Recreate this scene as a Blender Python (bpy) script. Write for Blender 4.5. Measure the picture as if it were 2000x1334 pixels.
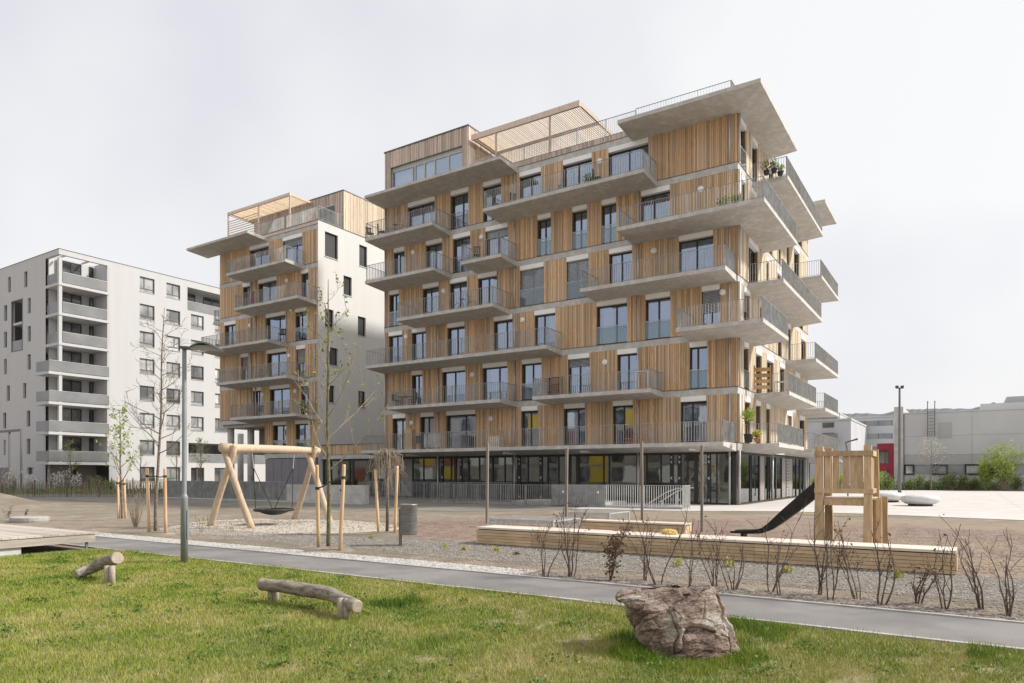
import bpy, bmesh, math, random
import numpy as np
from mathutils import Vector, Matrix, noise
R = math.radians
random.seed(7)
rng = np.random.default_rng(7)
scn = bpy.context.scene
for o in list(bpy.data.objects):
    bpy.data.objects.remove(o)
COL = scn.collection

# ------------------------------------------------------------------ camera
# The site frame: x runs along the long timber facade, y runs away from the path.
# The camera stands at the origin, eye height 1.6 m, turned 32.95 degrees.
EYE, FPX, HORIZON, TURN = 1.6, 1375.0, 925.7, R(32.95)
cam_d = bpy.data.cameras.new('camera')
cam_d.sensor_width = 36
cam_d.lens = 36 * FPX / 2000
cam_d.shift_y = (HORIZON - 667) / 2000
cam_d.clip_end = 3000
cam = bpy.data.objects.new('camera', cam_d)
cam.location = (0, 0, EYE)
cam.rotation_euler = (R(90), 0, TURN)
COL.objects.link(cam)
scn.camera = cam

# ------------------------------------------------------------------ sky, sun, exposure
SUN_AZ, SUN_EL = math.atan2(0.80, 0.60), R(39)
w = bpy.data.worlds.new('World')
scn.world = w
w.use_nodes = True
nt = w.node_tree
nt.nodes.clear()
sky = nt.nodes.new('ShaderNodeTexSky')
sky.sky_type = 'NISHITA'
sky.sun_disc = False
sky.sun_elevation = SUN_EL
sky.sun_rotation = SUN_AZ
sky.dust_density = 4
tc = nt.nodes.new('ShaderNodeTexCoord')
nz = nt.nodes.new('ShaderNodeTexNoise')
nz.inputs['Scale'].default_value = 1.6
nz.inputs['Detail'].default_value = 4
rp = nt.nodes.new('ShaderNodeValToRGB')
rp.color_ramp.elements[0].position = 0.38
rp.color_ramp.elements[0].color = (6.35, 6.35, 6.85, 1)
rp.color_ramp.elements[1].position = 0.62
rp.color_ramp.elements[1].color = (8.0, 8.0, 8.0, 1)
mx = nt.nodes.new('ShaderNodeMix')
mx.data_type = 'RGBA'
mx.inputs[0].default_value = 0.9
bg = nt.nodes.new('ShaderNodeBackground')
bg.inputs['Strength'].default_value = 0.1
out = nt.nodes.new('ShaderNodeOutputWorld')
L = nt.links.new
L(tc.outputs['Generated'], nz.inputs['Vector'])
L(nz.outputs['Fac'], rp.inputs['Fac'])
L(sky.outputs['Color'], mx.inputs[6])
L(rp.outputs['Color'], mx.inputs[7])
L(mx.outputs[2], bg.inputs['Color'])
L(bg.outputs['Background'], out.inputs['Surface'])

sun_d = bpy.data.lights.new('sun', 'SUN')
sun_d.energy = 3.9
sun_d.angle = R(6)
sun_d.color = (1.0, 0.95, 0.88)
sun = bpy.data.objects.new('sun', sun_d)
to_sun = Vector((math.sin(SUN_AZ) * math.cos(SUN_EL), math.cos(SUN_AZ) * math.cos(SUN_EL), math.sin(SUN_EL)))
sun.rotation_euler = to_sun.to_track_quat('Z', 'Y').to_euler()
sun.location = (0, 0, 60)
COL.objects.link(sun)
scn.view_settings.view_transform = 'Standard'
scn.view_settings.look = 'None'
scn.view_settings.exposure = 0.33
scn.view_settings.gamma = 1.0
scn.view_settings.use_curve_mapping = False

# ------------------------------------------------------------------ survey helpers
CA, SA = math.cos(-TURN), math.sin(-TURN)      # cam right = (CA,-SA)... see c2s
def c2s(X, D):
    "metres right of / ahead of the camera -> site x, y"
    return (X * CA + D * SA, -X * SA + D * CA)
def xp(px, y):
    "site x where the sight line through photo column px meets the plane y"
    dx, dy = c2s((px - 1000) / FPX, 1.0)
    return dx / dy * y
def yp(px, x):
    dx, dy = c2s((px - 1000) / FPX, 1.0)
    return dy / dx * x
def gp(px, py, z=0.0):
    "site x, y of a photo point lying at height z"
    D = (z - EYE) * FPX / (HORIZON - py)
    return c2s((px - 1000) / FPX * D, D)
def depth(x, y):
    return x * SA + y * CA
def zat(py, x, y):
    return EYE + (HORIZON - py) / FPX * depth(x, y)

# ------------------------------------------------------------------ mesh helpers
class MB:
    def __init__(s):
        s.v, s.f, s.r, s.m = [], [], [], []
        s.cur = 0
    def add(s, vs, fs, r=None):
        n = len(s.v)
        r = random.random() if r is None else r
        s.v.extend(vs); s.r.extend([r] * len(vs))
        s.f.extend([tuple(i + n for i in f) for f in fs])
        s.m.extend([s.cur] * len(fs))
    def box(s, x0, x1, y0, y1, z0, z1, r=None):
        vs = [(x, y, z) for z in (z0, z1) for y in (y0, y1) for x in (x0, x1)]
        s.add(vs, [(0, 2, 3, 1), (4, 5, 7, 6), (0, 1, 5, 4), (2, 6, 7, 3), (0, 4, 6, 2), (1, 3, 7, 5)], r)
    def mbox(s, m, a0, a1, d0, d1, z0, z1, r=None):
        vs = [m(a, d, z) for z in (z0, z1) for d in (d0, d1) for a in (a0, a1)]
        s.add(vs, [(0, 2, 3, 1), (4, 5, 7, 6), (0, 1, 5, 4), (2, 6, 7, 3), (0, 4, 6, 2), (1, 3, 7, 5)], r)
    def prism(s, poly, z0, z1, r=None):
        "poly: list of (x,y) or (x,y,zbottom)"
        n = len(poly)
        vs = [(p[0], p[1], p[2] if len(p) > 2 else z0) for p in poly] + [(p[0], p[1], z1) for p in poly]
        fs = [tuple(range(n - 1, -1, -1)), tuple(range(n, 2 * n))] + [(i, (i + 1) % n, n + (i + 1) % n, n + i) for i in range(n)]
        s.add(vs, fs, r)
    def tube(s, pts, rad, n=6, r=None, cap=True, sq=False):
        pts = [Vector(p) for p in pts]
        if not hasattr(rad, '__len__'):
            rad = [rad] * len(pts)
        vs, fs = [], []
        ref = None
        for i, p in enumerate(pts):
            d = (pts[min(i + 1, len(pts) - 1)] - pts[max(i - 1, 0)])
            d = d.normalized() if d.length > 1e-9 else Vector((0, 0, 1))
            if ref is None:
                ref = Vector((0, 0, 1)) if abs(d.z) < .9 else Vector((1, 0, 0))
            u = d.cross(ref)
            if u.length < 1e-4:
                u = d.cross(Vector((0.3, 1, 0.2)))
            u.normalize(); q = u.cross(d).normalized(); ref = q
            for k in range(n):
                a = 2 * math.pi * (k + (.5 if sq else 0)) / n
                vs.append(tuple(p + (u * math.cos(a) + q * math.sin(a)) * rad[i]))
        for i in range(len(pts) - 1):
            for k in range(n):
                fs.append((i * n + k, i * n + (k + 1) % n, (i + 1) * n + (k + 1) % n, (i + 1) * n + k))
        if cap:
            fs.append(tuple(range(n - 1, -1, -1)))
            fs.append(tuple(range((len(pts) - 1) * n, len(pts) * n)))
        s.add(vs, fs, r)
    def lathe(s, prof, c=(0, 0), n=20, r=None):
        vs, fs = [], []
        for (rr, z) in prof:
            for k in range(n):
                a = 2 * math.pi * k / n
                vs.append((c[0] + rr * math.cos(a), c[1] + rr * math.sin(a), z))
        for i in range(len(prof) - 1):
            for k in range(n):
                fs.append((i * n + k, i * n + (k + 1) % n, (i + 1) * n + (k + 1) % n, (i + 1) * n + k))
        fs.append(tuple(range(n - 1, -1, -1))); fs.append(tuple(range((len(prof) - 1) * n, len(prof) * n)))
        s.add(vs, fs, r)
    def mesh(s, name, mats, smooth=False):
        me = bpy.data.meshes.new(name)
        me.from_pydata(s.v, [], s.f)
        if not isinstance(mats, (list, tuple)):
            mats = [mats]
        for m in mats:
            me.materials.append(m)
        if len(mats) > 1:
            me.polygons.foreach_set('material_index', s.m)
        at = me.attributes.new('rnd', 'FLOAT', 'POINT')
        at.data.foreach_set('value', s.r)
        if smooth:
            me.polygons.foreach_set('use_smooth', [True] * len(me.polygons))
        me.update()
        return me
    def build(s, name, mats, parent=None, smooth=False):
        if not s.v:
            return None
        return link(name, s.mesh(name, mats, smooth), parent)
def link(name, data, parent=None):
    o = bpy.data.objects.new(name, data)
    COL.objects.link(o)
    if parent is not None:
        o.parent = parent
        off = Vector((0, 0, 0)); p = parent
        while p is not None:
            off += p.location; p = p.parent
        o.location = -off if parent.get('keep') else (0, 0, 0)
    return o
def tag(o, label, cat, group=None):
    o['label'] = label; o['category'] = cat
    if group: o['group'] = group
    return o
def struct(o):
    o['kind'] = 'structure'; return o
def stuff(o):
    o['kind'] = 'stuff'; return o
def thing(name, label, cat, loc=(0, 0, 0), rz=0, group=None):
    o = link(name, None)
    o.empty_display_size = .2
    o.location = loc; o.rotation_euler = (0, 0, rz)
    return tag(o, label, cat, group)
def bigmesh(name, V, F, mat, rnd=None, parent=None):
    "V (n,3) float array, F (m,k) int array, all faces of one size"
    me = bpy.data.meshes.new(name)
    k = F.shape[1]
    me.vertices.add(len(V)); me.vertices.foreach_set('co', np.ascontiguousarray(V, dtype=np.float32).ravel())
    me.loops.add(F.size); me.loops.foreach_set('vertex_index', F.astype(np.int32).ravel())
    me.polygons.add(len(F)); me.polygons.foreach_set('loop_start', (np.arange(len(F)) * k).astype(np.int32))
    me.materials.append(mat)
    if rnd is not None:
        at = me.attributes.new('rnd', 'FLOAT', 'POINT'); at.data.foreach_set('value', rnd.astype(np.float32))
    me.update(calc_edges=True); me.validate()
    return link(name, me, parent)
def copy_tree(o, parent=None):
    c = o.copy(); COL.objects.link(c); c.parent = parent
    for ch in [k for k in bpy.data.objects if k.parent == o]:
        copy_tree(ch, c)
    return c

# ------------------------------------------------------------------ materials
def mat(name, col, col2=None, rough=.7, metal=0.0, scale=6.0, stretch=(1, 1, 1), rnd=0.0, bump=0.0, bscale=None, detail=5,
        spec=.4, col3=None, s3=.6, contrast=(.35, .65)):
    m = bpy.data.materials.new(name); m.use_nodes = True
    n = m.node_tree.nodes; l = m.node_tree.links.new
    b = n['Principled BSDF']
    b.inputs['Roughness'].default_value = rough
    b.inputs['Metallic'].default_value = metal
    b.inputs['Specular IOR Level'].default_value = spec
    c4 = lambda c: (*c, 1)
    if col2 is None:
        b.inputs['Base Color'].default_value = c4(col)
        if not bump:
            return m
    tcn = n.new('ShaderNodeTexCoord'); mp = n.new('ShaderNodeMapping')
    mp.inputs['Scale'].default_value = stretch
    l(tcn.outputs['Object'], mp.inputs['Vector'])
    t = n.new('ShaderNodeTexNoise'); t.inputs['Scale'].default_value = scale; t.inputs['Detail'].default_value = detail
    l(mp.outputs['Vector'], t.inputs['Vector'])
    if col2 is not None:
        r = n.new('ShaderNodeValToRGB')
        r.color_ramp.elements[0].position = contrast[0]; r.color_ramp.elements[1].position = contrast[1]
        r.color_ramp.elements[0].color = c4(col); r.color_ramp.elements[1].color = c4(col2)
        l(t.outputs['Fac'], r.inputs['Fac'])
        last = r.outputs['Color']
        if col3 is not None:
            t3 = n.new('ShaderNodeTexNoise'); t3.inputs['Scale'].default_value = s3; t3.inputs['Detail'].default_value = 6
            l(tcn.outputs['Object'], t3.inputs['Vector'])
            r3 = n.new('ShaderNodeValToRGB'); r3.color_ramp.elements[0].position = .45; r3.color_ramp.elements[1].position = .62
            l(t3.outputs['Fac'], r3.inputs['Fac'])
            x3 = n.new('ShaderNodeMix'); x3.data_type = 'RGBA'
            l(r3.outputs['Color'], x3.inputs[0]); l(last, x3.inputs[6]); x3.inputs[7].default_value = c4(col3)
            last = x3.outputs[2]
        if rnd:
            a = n.new('ShaderNodeAttribute'); a.attribute_name = 'rnd'
            mr = n.new('ShaderNodeMapRange'); mr.inputs['To Min'].default_value = 1 - rnd; mr.inputs['To Max'].default_value = 1 + rnd
            l(a.outputs['Fac'], mr.inputs['Value'])
            hs = n.new('ShaderNodeHueSaturation'); l(mr.outputs['Result'], hs.inputs['Value']); l(last, hs.inputs['Color'])
            last = hs.outputs['Color']
        l(last, b.inputs['Base Color'])
    if bump:
        t2 = n.new('ShaderNodeTexNoise'); t2.inputs['Scale'].default_value = bscale or scale * 4; t2.inputs['Detail'].default_value = 6
        l(mp.outputs['Vector'], t2.inputs['Vector'])
        bp = n.new('ShaderNodeBump'); bp.inputs['Strength'].default_value = bump; bp.inputs['Distance'].default_value = .02
        l(t2.outputs['Fac'], bp.inputs['Height']); l(bp.outputs['Normal'], b.inputs['Normal'])
    return m
def glass_mat(name, tint, refl, base=.14):
    m = bpy.data.materials.new(name); m.use_nodes = True
    n = m.node_tree.nodes; l = m.node_tree.links.new; n.clear()
    o = n.new('ShaderNodeOutputMaterial'); tr = n.new('ShaderNodeBsdfTransparent'); gl = n.new('ShaderNodeBsdfGlossy')
    tr.inputs['Color'].default_value = (*tint, 1); gl.inputs['Color'].default_value = (*refl, 1); gl.inputs['Roughness'].default_value = .015
    fr = n.new('ShaderNodeFresnel')
    ge = n.new('ShaderNodeNewGeometry'); io = n.new('ShaderNodeMapRange')      # same Fresnel term from both sides of a pane
    io.inputs['To Min'].default_value = 1.5; io.inputs['To Max'].default_value = 1 / 1.5
    l(ge.outputs['Backfacing'], io.inputs['Value']); l(io.outputs['Result'], fr.inputs['IOR'])
    mr = n.new('ShaderNodeMapRange'); mr.inputs['To Min'].default_value = base; mr.inputs['To Max'].default_value = 1.0
    mxs = n.new('ShaderNodeMixShader')
    # slightly wavy panes
    tcn = n.new('ShaderNodeTexCoord'); t = n.new('ShaderNodeTexNoise'); t.inputs['Scale'].default_value = .9
    bp = n.new('ShaderNodeBump'); bp.inputs['Strength'].default_value = .05; bp.inputs['Distance'].default_value = .05
    l(tcn.outputs['Object'], t.inputs['Vector']); l(t.outputs['Fac'], bp.inputs['Height']); l(bp.outputs['Normal'], gl.inputs['Normal'])
    l(fr.outputs['Fac'], mr.inputs['Value']); l(mr.outputs['Result'], mxs.inputs['Fac'])
    l(tr.outputs['BSDF'], mxs.inputs[1]); l(gl.outputs['BSDF'], mxs.inputs[2]); l(mxs.outputs['Shader'], o.inputs['Surface'])
    return m
M = {}
M['larch'] = mat('larch_boards', (.45, .29, .16), (.72, .50, .30), scale=7, stretch=(3, 3, .35), rnd=.30, rough=.75, contrast=(.25, .75), col3=(.55, .40, .27), s3=.9)
M['larch_grey'] = mat('weathered_larch_boards', (.47, .37, .305), (.66, .55, .47), scale=7, stretch=(3, 3, .35), rnd=.3, rough=.8, contrast=(.25, .75))
M['larch_sunlit'] = mat('weathered_sunlit_larch_boards', (.56, .455, .335), (.76, .655, .51), scale=7, stretch=(3, 3, .35), rnd=.25, rough=.8, contrast=(.25, .75))  # weathered larch, with sunlight on the right-hand faces put into its colour
M['reveal'] = mat('reveal_wood', (.16, .10, .06), (.22, .14, .08), scale=5)
M['slat'] = mat('backlit_larch_slats', (.70, .54, .37), (.80, .66, .48), scale=5, rnd=.15)  # light passing through the slats is put into this bright colour
M['conc'] = mat('concrete', (.47, .455, .425), (.60, .585, .55), scale=4.0, rough=.85, bump=.12, bscale=30, detail=8, col3=(.475, .455, .42), s3=1.7)
M['conc_wall'] = mat('concrete_wall', (.42, .41, .39), (.56, .55, .52), scale=1.6, rough=.85, bump=.1, bscale=25, detail=8)
M['plaster'] = mat('white_plaster', (.625, .618, .597), (.65, .642, .62), scale=1.1, stretch=(1.5, 1.5, .12), rough=.9, detail=6)
M['plaster_w'] = mat('cold_white_plaster', (.525, .525, .522), (.55, .55, .546), scale=1.1, stretch=(1.5, 1.5, .12), rough=.9, detail=6)
M['flash'] = mat('dark_flashing', (.10, .10, .10), rough=.5)
M['frame'] = mat('dark_window_frame', (.035, .034, .033), rough=.45)
M['frame_grey'] = mat('grey_window_frame', (.16, .155, .15), rough=.5)
M['frame_light'] = mat('light_timber_frame', (.45, .46, .44), (.55, .55, .52), rough=.5)
M['blindbox'] = mat('white_blind_box', (.87, .865, .845), (.91, .905, .885), scale=2, rough=.6)
M['blind'] = mat('aluminium_blind', (.30, .31, .33), (.40, .41, .43), scale=2, rough=.45, metal=.2)
M['galv'] = mat('galvanised_steel', (.30, .305, .30), (.42, .425, .42), scale=3, rough=.5, metal=.35, rnd=.1)
M['galv_light'] = mat('light_galvanised_steel', (.46, .465, .455), (.58, .58, .57), scale=3, rough=.5, metal=.25)
M['pipe'] = mat('zinc_downpipe', (.50, .46, .44), (.60, .56, .54), scale=1, rough=.45, metal=.2)
M['lampw'] = mat('opal_lamp', (.85, .84, .82), rough=.3)
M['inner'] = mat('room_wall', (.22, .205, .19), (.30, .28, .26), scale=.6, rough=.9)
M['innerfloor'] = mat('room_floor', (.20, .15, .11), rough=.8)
M['curtain'] = mat('white_curtain', (.78, .77, .74), (.88, .87, .84), scale=4, stretch=(6, 6, .1), rough=.9)
M['curtain_grey'] = mat('grey_curtain', (.30, .29, .30), (.42, .41, .42), scale=4, stretch=(6, 6, .1), rough=.9)
M['glass'] = glass_mat('window_glass', (.80, .83, .83), (.72, .82, 1.0), .28)
M['glass_low'] = glass_mat('shop_glass', (.66, .70, .68), (.88, .92, .94), .09)
M['guard'] = glass_mat('guard_glass', (.80, .85, .84), (.86, .90, .95), .06)
M['farglass'] = mat('far_glass', (.045, .05, .052), (.20, .205, .205), scale=.5, rough=.06, spec=.9, contrast=(.42, .66), rnd=.6)
M['farglass_dark'] = mat('dark_far_glass', (.03, .032, .034), (.06, .062, .064), scale=.5, rough=.06, spec=.9)
M['farglass_pale'] = mat('curtain_reflection_far_glass', (.22, .23, .23), (.50, .51, .50), scale=.6, rough=.06, spec=.9, contrast=(.4, .62), rnd=.4)  # pale base paints in bright reflections as well as curtains
M['frost'] = mat('frosted_balustrade', (.20, .205, .205), (.26, .265, .265), scale=.6, rough=.35)
M['greypanel'] = mat('grey_violet_panel', (.21, .205, .225), (.24, .235, .255), scale=.5, rough=.6)
M['taupe'] = mat('taupe_panel', (.27, .245, .225), (.33, .30, .28), scale=.5, rough=.7)
# ------------------------------------------------------------------ timber apartment houses
def house(name, label, cat, loc):
    h = thing(name, label, cat, loc); h['keep'] = 1
    return h
OX, OY = c2s((1440 - 1000) / FPX * 35.9, 35.9)          # near corner of the long timber house
LV = [0, 3.2, 6.06, 8.92, 11.78, 14.64, 17.5, 20.36]     # floor levels
STOREY_TOP = 2.5
front = lambda y0: (lambda a, d, z: (a, y0 - d, z))      # facade facing -y
side = lambda x0: (lambda a, d, z: (x0 + d, a, z))       # facade facing +x

def boards(mb, m, a0, a1, z0, z1, lo=.06, hi=.125, d0=.0):
    a = a0
    while a < a1 - .01:
        wd = random.uniform(lo, hi)
        b = min(a + wd, a1)
        if a1 - b < .05: b = a1
        d = d0 + random.choice((.0, .006, .012, .022))
        mb.mbox(m, a + .008, b - .008, d0 - .03, d + .025, z0, z1)
        a = b
def cladding(parent, m, a0, a1, z0, z1, mt='larch', lo=.06, hi=.125):
    if a1 - a0 < .04: return
    mb = MB()
    boards(mb, m, a0, a1, z0, z1, lo, hi)
    mb.cur = 1
    mb.mbox(m, a0 + .002, a1 - .002, -.26, -.031, z0, z1)
    return mb.build('cladding_panel', [M[mt], M['reveal']], parent)
def pane_box(parent, m, a0, a1, d, z0, z1, mt='glass', name='pane'):
    mb = MB(); mb.mbox(m, a0, a1, d - .006, d + .006, z0, z1)
    return mb.build(name, M[mt], parent)
def window(parent, m, a0, a1, f, ztop=STOREY_TOP, guard=None, blind=0.0, curtain=None, box=True, frame='frame', d=-.21, z0=.03, sash=None):
    zb, zt = f + z0, f + ztop
    mb = MB()
    zh = zt - (.27 if box else 0)
    fw = .055
    mb.mbox(m, a0, a0 + fw, d - .04, d + .03, zb, zh); mb.mbox(m, a1 - fw, a1, d - .04, d + .03, zb, zh)
    mb.mbox(m, a0 + fw, a1 - fw, d - .04, d + .03, zb, zb + .07); mb.mbox(m, a0 + fw, a1 - fw, d - .04, d + .03, zh - .09, zh)
    wd = a1 - a0
    cuts = [a0 + fw]
    if sash is None:
        sash = [] if wd < .8 else ([.5] if wd < 1.9 else [.5])
        if wd >= .8: sash = [random.choice((.5, .5, .62, .42))]
    for s in sash:
        c = a0 + s * wd
        mb.mbox(m, c - .045, c + .045, d - .042, d + .032, zb + .07, zh - .09)
        cuts += [c - .045, c + .045]
    cuts.append(a1 - fw)
    wdo = mb.build('window', M[frame], parent)
    for i in range(0, len(cuts), 2):
        pane_box(wdo, m, cuts[i], cuts[i + 1], d - .004, zb + .07, zh - .09)
    if box:
        mb = MB(); mb.mbox(m, a0 + .01, a1 - .01, d - .05, .055, zh, zt - .002); mb.build('blind_box', M['blindbox'], wdo)
        mb = MB(); mb.mbox(m, a0 + .012, a1 - .012, d + .03, -.03, f + .002, zb - .002); mb.build('sill', M['galv_light'], wdo)
    if blind > 0:
        mb = MB(); z = zh
        while z > zh - blind * (zh - zb):
            mb.mbox(m, a0 + .03, a1 - .03, -.13, -.09, z - .062, z - .02); z -= .075
        mb.build('blind', M['blind'], wdo)
    if curtain:
        c0, c1, mt = curtain
        mb = MB(); n = 14
        p = [a0 + wd * (c0 + (c1 - c0) * i / n) for i in range(n + 1)]
        for i in range(n):
            mb.mbox(m, p[i], p[i + 1], d - .22 - .03 * (i % 2), d - .20 - .03 * (i % 2), zb + .03, zh - .02)
        mb.build('curtain', M[mt], wdo)
    if guard == 'glass':
        pane_box(wdo, m, a0 + .02, a1 - .02, .03, f + .06, f + 1.0, 'guard', 'guard_glass')
        mb = MB(); mb.mbox(m, a0, a1, .01, .05, f + 1.0, f + 1.03); mb.build('guard_rail', M['galv_light'], wdo)
    elif guard == 'bars':
        mb = MB(); bars(mb, [m(a0, .04, 0)[:2], m(a1, .04, 0)[:2]], f + .05, f + 1.0); mb.build('guard_rail', M['galv'], wdo)
    return wdo
def bars(mb, path, z0, z1, step=.14, post=1.9, w=.008, dp=.016, closed=False):
    "flat bar railing along a plan polyline"
    for i in range(len(path) - 1):
        p, q = Vector((*path[i], 0)), Vector((*path[i + 1], 0))
        d = q - p; ln = d.length
        if ln < .02: continue
        d /= ln; n = Vector((-d.y, d.x, 0))
        def bx(s0, s1, wd, a, b):
            vs = []
            for z in (a, b):
                for (s, t) in ((s0, -wd), (s1, -wd), (s1, wd), (s0, wd)):
                    c = p + d * s + n * t; vs.append((c.x, c.y, z))
            mb.add(vs, [(3, 2, 1, 0), (4, 5, 6, 7), (0, 1, 5, 4), (1, 2, 6, 5), (2, 3, 7, 6), (3, 0, 4, 7)])
        bx(-.02, ln + .02, .022, z1 - .012, z1 + .006)
        bx(0, ln, .018, z0 + .06, z0 + .075)
        k = max(1, int(round(ln / step)))
        for j in range(1, k):
            s = ln * j / k
            bx(s - w, s + w, dp, z0 + .075, z1 - .012)
        k = max(1, int(round(ln / post)))
        for j in range(k + 1):
            s = min(max(ln * j / k, .02), ln - .02)
            bx(s - .012, s + .012, dp + .006, z0 - .02, z1 - .012)
def balcony(parent, poly_in, poly_out, z, rail=None, inner=.34, outer=.2, name='balcony', mt='conc', rail_h=1.02, inset=.06):
    """slab whose inner edge poly_in lies on the wall and whose outer edge is poly_out (same count of points);
    it thins towards the outer edge"""
    mb = MB(); n = len(poly_in)
    for i in range(n - 1):
        a, b, c, d = poly_in[i], poly_in[i + 1], poly_out[i + 1], poly_out[i]
        vs = [(*a, z - inner), (*b, z - inner), (*c, z - outer), (*d, z - outer), (*a, z), (*b, z), (*c, z), (*d, z)]
        fs = [(0, 1, 2, 3), (7, 6, 5, 4), (3, 2, 6, 7)]
        if i == 0: fs.append((0, 3, 7, 4))
        if i == n - 2: fs.append((2, 1, 5, 6))
        mb.add(vs, fs, .5)
    o = mb.build(name, M[mt], parent)
    if rail:
        rb = MB(); bars(rb, rail, z, z + rail_h); rb.build('railing', M['galv'], o)
    return o
def fbalc(parent, a0, a1, dep, z, y0, rail=True, ext=0, **k):
    "balcony on a -y facade"
    e = .07
    rl = [(a0 + e, y0), (a0 + e, y0 - dep + e), (a1 - e, y0 - dep + e), (a1 - e, y0)] if rail else None
    return balcony(parent, [(a0, y0 - .03), (a1, y0 - .03)], [(a0, y0 - dep), (a1, y0 - dep)], z, rl, **k)
def sbalc(parent, b0, b1, dep, z, x0, rail=True, **k):
    e = .07
    rl = [(x0, b0 + e), (x0 + dep - e, b0 + e), (x0 + dep - e, b1 - e), (x0, b1 - e)] if rail else None
    return balcony(parent, [(x0 + .03, b0), (x0 + .03, b1)], [(x0 + dep, b0), (x0 + dep, b1)], z, rl, **k)
CURT = random.Random(3)
def storey(parent, m, a0, a1, f, wins, ztop=STOREY_TOP, mt='larch', lo=.06, hi=.125):
    a = a0
    for wn in sorted(wins, key=lambda t: t[0]):
        cladding(parent, m, a, wn[0], f + .02, f + ztop, mt, lo, hi)
        o = dict(wn[2]) if len(wn) > 2 else {}
        if 'curtain' not in o and 'blind' not in o and CURT.random() < .45:
            a_ = CURT.uniform(0.03, .5); o['curtain'] = (a_, min(.97, a_ + CURT.uniform(.2, .5)), CURT.choice(('curtain', 'curtain', 'curtain_grey')))  # extra curtains, added partly to stand in for whitish reflections
        if 'blind' not in o and CURT.random() < .12: o['blind'] = CURT.uniform(.15, .55)
        window(parent, m, wn[0], wn[1], f, ztop, **o)
        a = wn[1]
    cladding(parent, m, a, a1, f + .02, f + ztop, mt, lo, hi)
def band(parent, m, a0, a1, f, h=.36, d=.045):
    mb = MB(); mb.mbox(m, a0, a1, -.3, d, f - h, f - .012); o = mb.build('slab_edge', M['conc'], parent)
    mb = MB(); mb.mbox(m, a0, a1, -.03, d + .025, f - .011, f + .012); mb.build('flashing', M['flash'], o)
def column(parent, x, y, z0, z1, r=.055, mt='pipe', n=10):
    mb = MB(); mb.tube([(x, y, z0), (x, y, z1)], r, n); return mb.build('column', M[mt], parent, True)
def wall_lamp(parent, m, a, z):
    mb = MB(); n = 18
    vs, fs = [], []
    for (rr, d) in ((.17, .03), (.17, .07), (.14, .11), (.07, .13), (0.005, .135)):
        for k in range(n):
            t = 2 * math.pi * k / n; vs.append(m(a + rr * math.cos(t), d, z + rr * math.sin(t)))
    for i in range(4):
        for k in range(n):
            fs.append((i * n + k, i * n + (k + 1) % n, (i + 1) * n + (k + 1) % n, (i + 1) * n + k))
    mb.add(vs, fs); mb.build('wall_lamp', M['lampw'], parent, True)
def dead_walls(parent, x0, x1, y0, y1, z0, z1, levels, core=2.4, mt='plaster'):
    "the closed sides away from the street, floors between storeys and an inner core"
    mb = MB(); mb.box(x0, x1, y1 - .25, y1, z0, z1); mb.build('rear_wall', M[mt], parent)
    for f in levels:
        mb = MB(); mb.box(x0 + .02, x1 - .31, y0 + .31, y1 - .26, f - .3, f - .02); mb.build('floor_slab', M['innerfloor'], parent)
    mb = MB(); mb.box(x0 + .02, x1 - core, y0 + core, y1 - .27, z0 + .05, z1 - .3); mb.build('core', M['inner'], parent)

# ---- the long house
main = house('apartment_house', 'long seven storey timber clad apartment house with jutting concrete balconies', 'apartment house', (OX - 12, OY + 9, 0))
mf, ms = front(OY), side(OX)
XL = xp(752, OY)                     # far end of the long facade
YR = yp(1577, OX)                    # far end of the short facade
dead_walls(main, XL, OX, OY, YR, 0, LV[7] - .05, LV[1:8], mt='plaster')
mb = MB(); mb.box(XL, XL + .25, OY + .27, YR - .27, 0, LV[7] - .05); mb.build('side_wall', M['plaster'], main)
G = lambda s, e, **k: (xp(s, OY), xp(e, OY), k)
CW = lambda a, b: dict(curtain=(a, b, 'curtain'))
CG = lambda a, b: dict(curtain=(a, b, 'curtain_grey'))
left = {
 6: [G(797, 849.5, **CW(.3, .9)), G(881, 915, guard='bars'), G(944, 979), G(1015, 1057, **CW(.05, .45)), G(1100, 1156.5, **CG(.5, .95)), G(1189, 1267, **CG(.04, .55))],
 5: [G(769.5, 790.5), G(832.5, 864, **CW(.3, .9)), G(885, 919, guard='bars'), G(949, 992.5, **CG(.3, .7)), G(1050, 1076.5, guard='glass'), G(1118, 1147, guard='glass'), G(1175, 1204, guard='glass'), G(1252.3, 1308.7)],
 4: [G(760.7, 780, guard='glass'), G(826, 857.5, **CG(.3, .9)), G(879, 912.6, **CW(.1, .5)), G(934, 971, **CG(.1, .6)), G(1016, 1062.7, guard='glass', blind=1.0), G(1107, 1150, guard='glass', blind=1.0), G(1190, 1235), G(1326, 1393.5, **CG(.04, .4))],
 3: [G(759.6, 786.6), G(805, 832, **CW(.2, .5)), G(874, 908, **CW(.25, .6)), G(964.5, 1001.5, **CW(.1, .5)), G(1044, 1085, **CW(.55, .9)), G(1165.7, 1225, guard='glass', **CW(.1, .45)), G(1261, 1309.5, guard='glass'), G(1370.5, 1406.5, **CW(.2, .9))],
 2: [G(804.6, 825), G(864, 909, **CW(.05, .5)), G(943, 991.5, **CW(.2, .45)), G(1019.5, 1058, guard='glass'), G(1109.7, 1152, **CW(.1, .35)), G(1206, 1245.6), G(1347, 1381.5, guard='glass')],
 1: [G(767.5, 792.7), G(821.5, 848), G(872, 929.5, **CW(.05, .3)), G(1018.4, 1051), G(1101.7, 1143, **CW(.1, .4)), G(1197, 1236.7), G(1329.6, 1380.5)],
}
Y_ = lambda s, e, **k: (yp(s, OX), yp(e, OX), k)
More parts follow.
